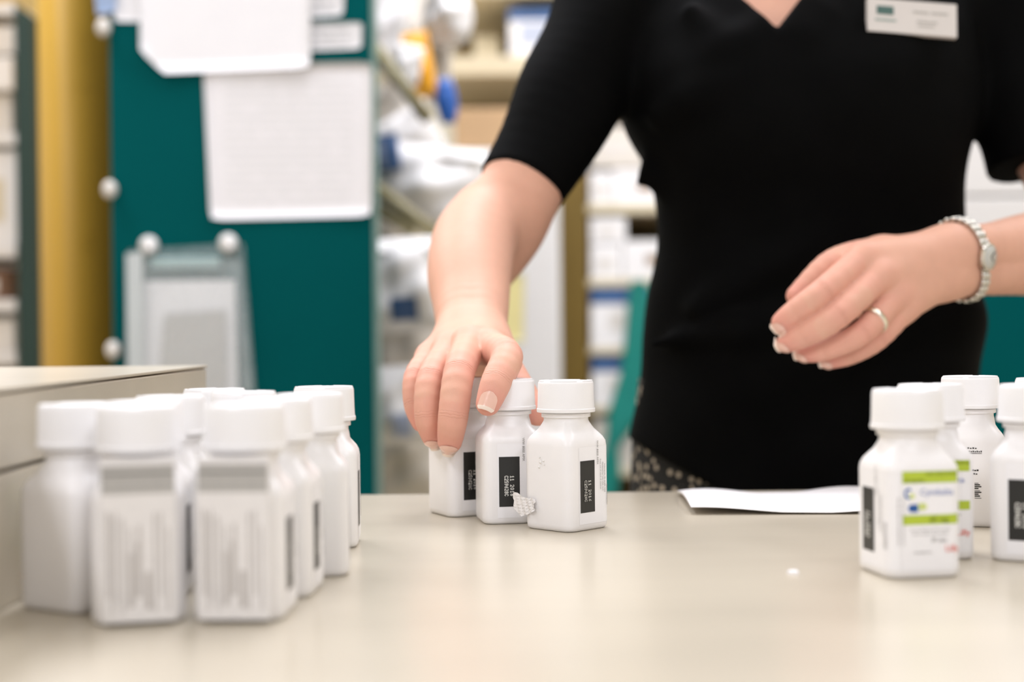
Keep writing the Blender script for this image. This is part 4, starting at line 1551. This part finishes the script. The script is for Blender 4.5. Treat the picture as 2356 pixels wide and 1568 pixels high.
top_beam = box('beam', P(-300, 38, YS - 0.03), P(104, -30, YS + 0.3), mat('beam_yellow', '#d8c07a', 0.5, 0.05, 5), sh, 0.003)


def carton(px0, px1, py0, py1, Y, dep, material, label, name='carton', cat='carton', group=None, flap=None, lid=None, on=None):
    a_, b_ = P(px0, py1, Y), P(px1, py0, Y)
    if on is not None:
        a_.z = on
    e = empty(name, ((a_.x + b_.x) / 2, Y + dep / 2, a_.z), label, cat, group)
    box('body', (a_.x, Y, a_.z), (b_.x, Y + dep, b_.z), material, e, 0.003)
    h, w = b_.z - a_.z, b_.x - a_.x
    if flap is not None:
        box('printed_label', (a_.x + 0.15 * w, Y - 0.0008, a_.z + 0.25 * h), (a_.x + 0.8 * w, Y + 0.001, a_.z + 0.7 * h), flap, e, 0)
    if lid is not None:
        box('lid', (a_.x - 0.002, Y - 0.002, b_.z - 0.22 * h), (b_.x + 0.002, Y + dep + 0.002, b_.z + 0.002), lid, e, 0.002)
    return e


GLS = 'white packs on the left shelf'
k1 = carton(-120, 28, 215, 316, YS - 0.005, 0.2, warm_white, 'off-white pack standing on the board below the yellow beam', group=GLS, flap=bag_grey, on=SB[318])
K1T = P(0, 215, YS).z + .002
carton(-130, 30, 130, 213, YS - 0.02, 0.2, white_paint, 'bright white pack stacked upon another pack beneath the yellow beam', group=GLS, on=K1T)
K2T = P(0, 130, YS).z + .003
carton(-90, 34, 60, 128, YS - 0.01, 0.2, warm_white, 'small pack topmost in the stack beneath the yellow beam', group=GLS, on=K2T)
carton(-110, 38, 345, 572, YS, 0.22, white_paint, 'tall white pack filling the second board of the edge shelf', group=GLS, flap=cream, on=SB[575])
carton(-100, 18, 618, 696, YS + 0.01, 0.2, brown_box, 'brown box in the shadowed third board of the edge shelf', group=GLS, flap=warm_white, on=SB[700])
carton(-100, 34, 735, 817, YS, 0.2, warm_white, 'off-white pack just below the brown box on the edge shelf', group=GLS, on=SB[820])

# ------------------------------------------------------------------ hanging bags right of the teal panel
rack = empty('bag_rack', (P(950, 600, 2.7).x, 2.7, 0), 'beige rack of slanting wire dividers beside the teal panel', 'rack')
box('back_panel', (P(845, 600, 2.72).x, 2.72, 0.0), (P(984, 600, 2.72).x, 2.74, 2.05), beige_panel, rack, 0.002)
for (x0, y0, x1, y1) in ((850, 70, 1000, 300), (900, -60, 1010, 150), (850, 420, 1030, 560), (850, 520, 960, 610), (985, -20, 1000, 200), (850, 300, 940, 380), (850, 860, 1040, 900), (850, 1000, 1040, 1040)):
    v, f = tube([P(x0, y0, 2.68), P(x1, y1, 2.55)], 0.006)
    mesh('divider', v, f, wire_metal, rack, True, True)
for (x0, y0, x1, y1, yy) in ((858, 425, 1012, 545, 2.15), (858, 470, 950, 530, 2.16), (862, 110, 985, 275, 2.14)):
    v, f = tube([P(x0, y0, yy + .02), P(x1, y1, yy)], 0.010)
    mesh('divider', v, f, mat('olive_divider', '#8d8460', 0.5, 0.06), rack, True, True)


def bag(cx, cy, w, h, Y, tilt, material, label, puff=0.035, lab=None, seed=0, shape=None, cat='bag', name='paper_bag', group='hanging bags beside the teal panel'):
    c = P(cx, cy, Y)
    sc = Y / F
    W, H = w * sc, h * sc
    rr = random.Random(seed + 11)
    e = empty(name, (c.x, Y, c.z - H / 2), label, cat, group)
    nu, nv = 12, 14
    vs, fs = [], []
    ph = [rr.uniform(0, 6.28) for _ in range(6)]
    ct, st = math.cos(tilt), math.sin(tilt)

    def put(u, v, side):
        x, z = (u - .5) * W, (v - .5) * H
        if shape == 'drop':
            x *= 0.25 + 0.75 * math.sin(math.pi * min(1, 0.15 + 0.7 * v))
        e_ = max(0.0, (4 * u * (1 - u)) * (4 * v * (1 - v))) ** 0.4
        wr = 0.12 * math.sin(9 * u + 5 * v + ph[0]) + 0.1 * math.sin(14 * v - 6 * u + ph[1]) + 0.07 * math.sin(21 * u + ph[2])
        y = side * puff * e_ * (1 + wr)
        return Vector((c.x + x * ct - z * st, Y + y, c.z + x * st + z * ct))
    for side in (-1, 1):
        for i in range(nu + 1):
            for j in range(nv + 1):
                vs.append(put(i / nu, j / nv, side))
    K = (nu + 1) * (nv + 1)
    for i in range(nu):
        for j in range(nv):
            a_ = i * (nv + 1) + j
            fs.append((a_, a_ + nv + 1, a_ + nv + 2, a_ + 1))
            fs.append((K + a_, K + a_ + 1, K + a_ + nv + 2, K + a_ + nv + 1))
    mesh('bag_body', vs, fs, material, e, True, True)
    # folded top
    top = [Vector((c.x + x * ct - z * st, Y + y, c.z + x * st + z * ct)) for (x, z, y) in
           ((-W * .46, H * .5, -.006), (W * .46, H * .5, -.006), (W * .46, H * .36, -puff * .75), (-W * .46, H * .36, -puff * .75),
            (-W * .46, H * .5, .002), (W * .46, H * .5, .002), (W * .46, H * .36, -puff * .75 + .004), (-W * .46, H * .36, -puff * .75 + .004))]
    if shape is None:
        mesh('folded_top', top, [(0, 3, 2, 1), (4, 5, 6, 7), (0, 1, 5, 4), (1, 2, 6, 5), (2, 3, 7, 6), (3, 0, 4, 7)], material, e, False, True)
    if lab is not None:
        u0, u1, v0, v1, m_ = lab
        lv = [put(u0 + (u1 - u0) * i / 4, v0 + (v1 - v0) * j / 4, -1) + Vector((0, -0.002, 0)) for i in range(5) for j in range(5)]
        lf = [(i * 5 + j, i * 5 + j + 5, i * 5 + j + 6, i * 5 + j + 1) for i in range(4) for j in range(4)]
        mesh('printed_label', lv, lf, m_, e, True, True)
    return e


bag(890, 60, 95, 210, 2.45, -0.25, bag_white, 'white bag at the photo top against the teal panel edge', seed=1)
bag(955, 70, 90, 230, 2.53, -0.3, bag_grey, 'greyish bag at the photo top between two white ones', seed=2)
bag(1030, 40, 118, 130, 2.35, 0.0, bag_white, 'round white bag hanging above the orange bag', 0.06, seed=3, shape='drop')
bag(965, 150, 62, 150, 2.3, 0.15, bag_orange, 'orange bag hanging under the round white bag', 0.02, seed=4, name='orange_bag')
bag(938, 150, 62, 90, 2.25, -0.2, bag_white, 'small white bag overlapping the orange bag', 0.02, seed=5)
bag(1010, 160, 60, 160, 2.42, 0.0, bag_grey, 'grey bag between the orange bag and the blue tag', 0.02, seed=6)
bag(1027, 232, 50, 105, 2.25, 0.1, bright_blue, 'bright blue pointed tag hanging beside the black sleeve', 0.01, seed=7, shape='drop', name='blue_tag', cat='tag')
bag(905, 270, 120, 140, 2.54, -0.5, bag_grey, 'grey slanting bag above the dark blue bag', seed=8)
bag(930, 330, 170, 130, 2.47, 0.5, bag_white, 'slanting white bag just behind the dark blue bag', 0.03, seed=9)
bag(985, 430, 260, 190, 2.28, -0.12, bag_white, 'largest white bag, under the slanting bags and beside the bent arm', 0.05, seed=10)
bag(895, 520, 110, 130, 2.4, -0.6, bag_grey, 'small grey bag slanting beneath the largest white bag', seed=11)
bag(938, 655, 190, 215, 2.12, 0.05, bag_white, 'white bag with a dark blue square label on its front', 0.04, (0.30, 0.62, 0.12, 0.36, blue_label), seed=12)
bag(930, 800, 190, 185, 2.21, -0.06, bag_grey, 'plain grey bag just beneath the blue square-labelled bag', 0.03, seed=13)
bag(925, 930, 185, 180, 2.12, 0.04, bag_white, 'white bag with a small pale blue label, behind the reaching fingers', 0.03, (0.4, 0.62, 0.1, 0.4, mat('soft_blue', '#a9b6d4', 0.5)), seed=14)
bag(920, 1070, 190, 190, 2.21, 0.0, bag_grey, 'lowest grey bag just above the counter line beside the teal panel', 0.03, seed=15)
bag(893, 352, 52, 84, 2.22, 0.12, blue_label, 'dark blue bag with a pale strip, against the teal panel edge', 0.012, (0.1, 0.36, 0.1, 0.8, mat('soft_blue', '#a9b6d4', 0.5)), seed=16, name='blue_bag')

# ------------------------------------------------------------------ mustard shelving, white cabinet
YK = 3.0
ms = empty('mustard_shelving', (P(1400, 600, YK).x, YK + 0.3, 0), 'mustard shelving unit with cream boards behind the person', 'shelving')
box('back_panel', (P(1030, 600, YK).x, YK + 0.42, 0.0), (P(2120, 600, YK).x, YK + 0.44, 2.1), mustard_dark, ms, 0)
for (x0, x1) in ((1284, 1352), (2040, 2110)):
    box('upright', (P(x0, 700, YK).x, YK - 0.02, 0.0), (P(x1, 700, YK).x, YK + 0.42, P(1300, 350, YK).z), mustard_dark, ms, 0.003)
BT = {}
for (x0, x1, y0, y1) in ((1036, 2110, 128, 172), (1290, 2110, 470, 492), (1345, 2110, 642, 660), (1345, 2110, 800, 815), (1345, 2110, 935, 950), (1345, 2110, 1080, 1095), (1036, 2110, -60, -10)):
    box('shelf_board', (P(x0, y0, YK).x, YK - 0.01, P(1400, y1, YK).z), (P(x1, y0, YK).x, YK + 0.41, P(1400, y0, YK).z), cream, ms, 0.002)
    BT[y0] = P(1400, y0, YK).z + 0.0008

YW = 2.75
carton(1172, 1330, 22, 128, YK, 0.25, bag_white, 'white carton with a blue lid above the black sleeve', on=BT[128], lid=blue_label, flap=mat('pale_print', '#b9c0d0', 0.6))
carton(1090, 1150, 80, 128, YK + 0.1, 0.2, cream, 'small cream carton beside the blue-lidded carton', on=BT[128])
carton(1046, 1230, 248, 342, YW + 0.0, 0.2, cardboard, 'plain tan cardboard box on the white cabinet behind the black sleeve', on=P(1100, 341, YW).z, name='cardboard_box', cat='box')

YW = 2.75
wc = empty('white_cabinet', (P(1120, 800, YW).x, YW + 0.2, 0), 'white cabinet standing behind the bent arm', 'cabinet')
box('carcass', (P(1000, 700, YW).x, YW, 0), (P(1290, 700, YW).x, YW + 0.25, P(1100, 342, YW).z), white_paint, wc, 0.006)
box('door', (P(1004, 700, YW).x, YW - 0.018, 0.05), (P(1284, 700, YW).x, YW - 0.001, P(1100, 348, YW).z), white_paint, wc, 0.004)
box('handle', P(1022, 470, YW - 0.045), P(1030, 420, YW - 0.018), chrome, wc, 0.003)
yn = sheet('yellow_note', [(1150, 630), (1206, 630), (1204, 785), (1150, 785)], YW - 0.019, yellow_note, 'pale yellow note stuck on the white cabinet beside the forearm', 'note', 0.002)

GB = 'white bins on the mustard shelving'


def bin_(px0, px1, py0, py1, label, hole=True, blue=False, on=None, material=None):
    Y = YK + 0.0
    m_ = material or bag_white
    a_, b_ = P(px0, py1, Y), P(px1, py0, Y)
    a_.z = on
    e = empty('storage_bin', ((a_.x + b_.x) / 2, Y + 0.12, a_.z), label, 'bin', GB)
    t = 0.004
    D = 0.3
    h, w = b_.z - a_.z, b_.x - a_.x
    box('base', (a_.x, Y, a_.z), (b_.x, Y + D, a_.z + t), m_, e, 0.001)
    box('side', (a_.x, Y, a_.z), (a_.x + t, Y + D, b_.z), m_, e, 0.001)
    box('side', (b_.x - t, Y, a_.z), (b_.x, Y + D, b_.z), m_, e, 0.001)
    box('side', (a_.x, Y + D - t, a_.z), (b_.x, Y + D, b_.z), m_, e, 0.001)
    # front with a finger hole
    hx0, hx1, hz0, hz1 = (a_.x + .36 * w, a_.x + .64 * w, a_.z + .35 * h, a_.z + .62 * h) if hole else (a_.x + .5 * w, a_.x + .5 * w, a_.z + .5 * h, a_.z + .5 * h)
    if hole:
        o = [(a_.x, a_.z), (b_.x, a_.z), (b_.x, b_.z), (a_.x, b_.z)]
        i_ = [(hx0, hz0), (hx1, hz0), (hx1, hz1), (hx0, hz1)]
        vs = [Vector((x, y, z)) for y in (Y - t, Y) for (x, z) in o + i_]
        fs = []
        for k in range(4):
            k2 = (k + 1) % 4
            fs += [(k, k2, 4 + k2, 4 + k), (8 + k, 12 + k, 12 + k2, 8 + k2), (k, 8 + k, 8 + k2, k2), (4 + k, 4 + k2, 12 + k2, 12 + k)]
        mesh('front', vs, fs, m_, e, False, True)
        box('contents', (a_.x + .1 * w, Y + .06, a_.z + t), (b_.x - .1 * w, Y + D - .04, b_.z - .25 * h), cardboard, e, 0.002)
    else:
        box('front', (a_.x, Y - t, a_.z), (b_.x, Y, b_.z), m_, e, 0.001)
        box('card_label', (a_.x + .2 * w, Y - t - .001, a_.z + .3 * h), (a_.x + .75 * w, Y - t, a_.z + .6 * h), warm_white, e, 0)
    if blue:
        box('lid', (a_.x - .001, Y - t - .002, b_.z - .26 * h), (b_.x + .001, Y + D, b_.z + .003), blue_label, e, 0.002)
    return e


bin_(1357, 1408, 395, 469, 'white bin without hole, upper shelf beside the mustard upright', False, on=BT[470])
bin_(1412, 1560, 388, 469, 'white bin with finger hole, upper shelf between arm and shirt', on=BT[470])
bin_(1360, 1480, 290, 384, 'beige bin topmost, seen in the gap under the arm', False, on=P(1440, 384, YK).z, material=bag_grey)
bin_(1358, 1440, 500, 556, 'small white bin upper of two stacked by the mustard upright', False, on=P(1390, 559, YK).z)
bin_(1359, 1430, 562, 640, 'white bin lower of two stacked by the mustard upright', False, on=BT[642])
bin_(1434, 1580, 552, 640, 'white bin with finger hole, second shelf against the shirt', on=BT[642])
bin_(1360, 1560, 662, 798, 'white bin with blue lid, third shelf behind the teal strap', False, True, on=BT[800])
bin_(1362, 1540, 825, 933, 'white bin with blue lid, fourth shelf beside the teal strap', False, True, on=BT[935])
bin_(1366, 1540, 965, 1078, 'greyish bin on the lowest visible shelf beside the standing bottle cap', False, on=BT[1080], material=bag_grey)

# teal lanyard strip hanging between shelf and person
path = [(1470, 645, 16), (1470, 685, 24), (1472, 740, 30), (1470, 800, 34), (1462, 860, 34), (1448, 910, 36), (1436, 955, 38), (1420, 1000, 24), (1406, 1030, 16), (1404, 1080, 24), (1398, 1160, 22), (1392, 1260, 16)]
vs, fs = [], []
YA = 2.972
for lay in (0, 1):
    for k, (x, y, w) in enumerate(path):
        for j in range(5):
            t = j / 4
            p = P(x - w + 2 * w * t, y, YA)
            vs.append(Vector((p.x, YA + 0.010 * math.sin(3.0 * t * math.pi + k * .5) + 0.006 * lay, p.z)))
n = len(path) * 5
for k in range(len(path) - 1):
    for j in range(4):
        a_ = k * 5 + j
        fs.append((a_, a_ + 5, a_ + 6, a_ + 1))
        fs.append((n + a_, n + a_ + 1, n + a_ + 6, n + a_ + 5))
for k in range(len(path) - 1):
    fs.append((k * 5, n + k * 5, n + k * 5 + 5, k * 5 + 5))
    fs.append((k * 5 + 4, k * 5 + 9, n + k * 5 + 9, n + k * 5 + 4))
tag(mesh('hanging_cloth', vs, fs, teal_cloth, None, True, True), 'teal green strip of cloth hanging beside the black shirt', 'cloth')

# right: teal cupboard with white boxes on it
YR = 2.3
rc = empty('low_cupboard', (P(2350, 900, YR).x, YR + 0.2, 0), 'dark teal low cupboard behind the forearm wearing a watch', 'cupboard')
zt = P(2300, 640, YR).z
box('carcass', (P(2130, 900, YR).x, YR, 0), (P(2700, 900, YR).x, YR + 0.4, zt), teal, rc, 0.003)
box('door', (P(2134, 900, YR).x, YR - 0.018, 0.06), (P(2412, 900, YR).x, YR - 0.001, zt - 0.01), teal, rc, 0.003)
box('door', (P(2418, 900, YR).x, YR - 0.018, 0.06), (P(2696, 900, YR).x, YR - 0.001, zt - 0.01), teal, rc, 0.003)
carton(2170, 2420, 452, 640, YR + 0.02, 0.3, white_paint, 'white carton on the teal cupboard, lower of two in the arm gap', on=zt + .001)
carton(2176, 2410, 270, 449, YR + 0.02, 0.3, white_paint, 'white carton stacked on another carton above the teal cupboard', on=P(2295, 450, YR).z + .003)
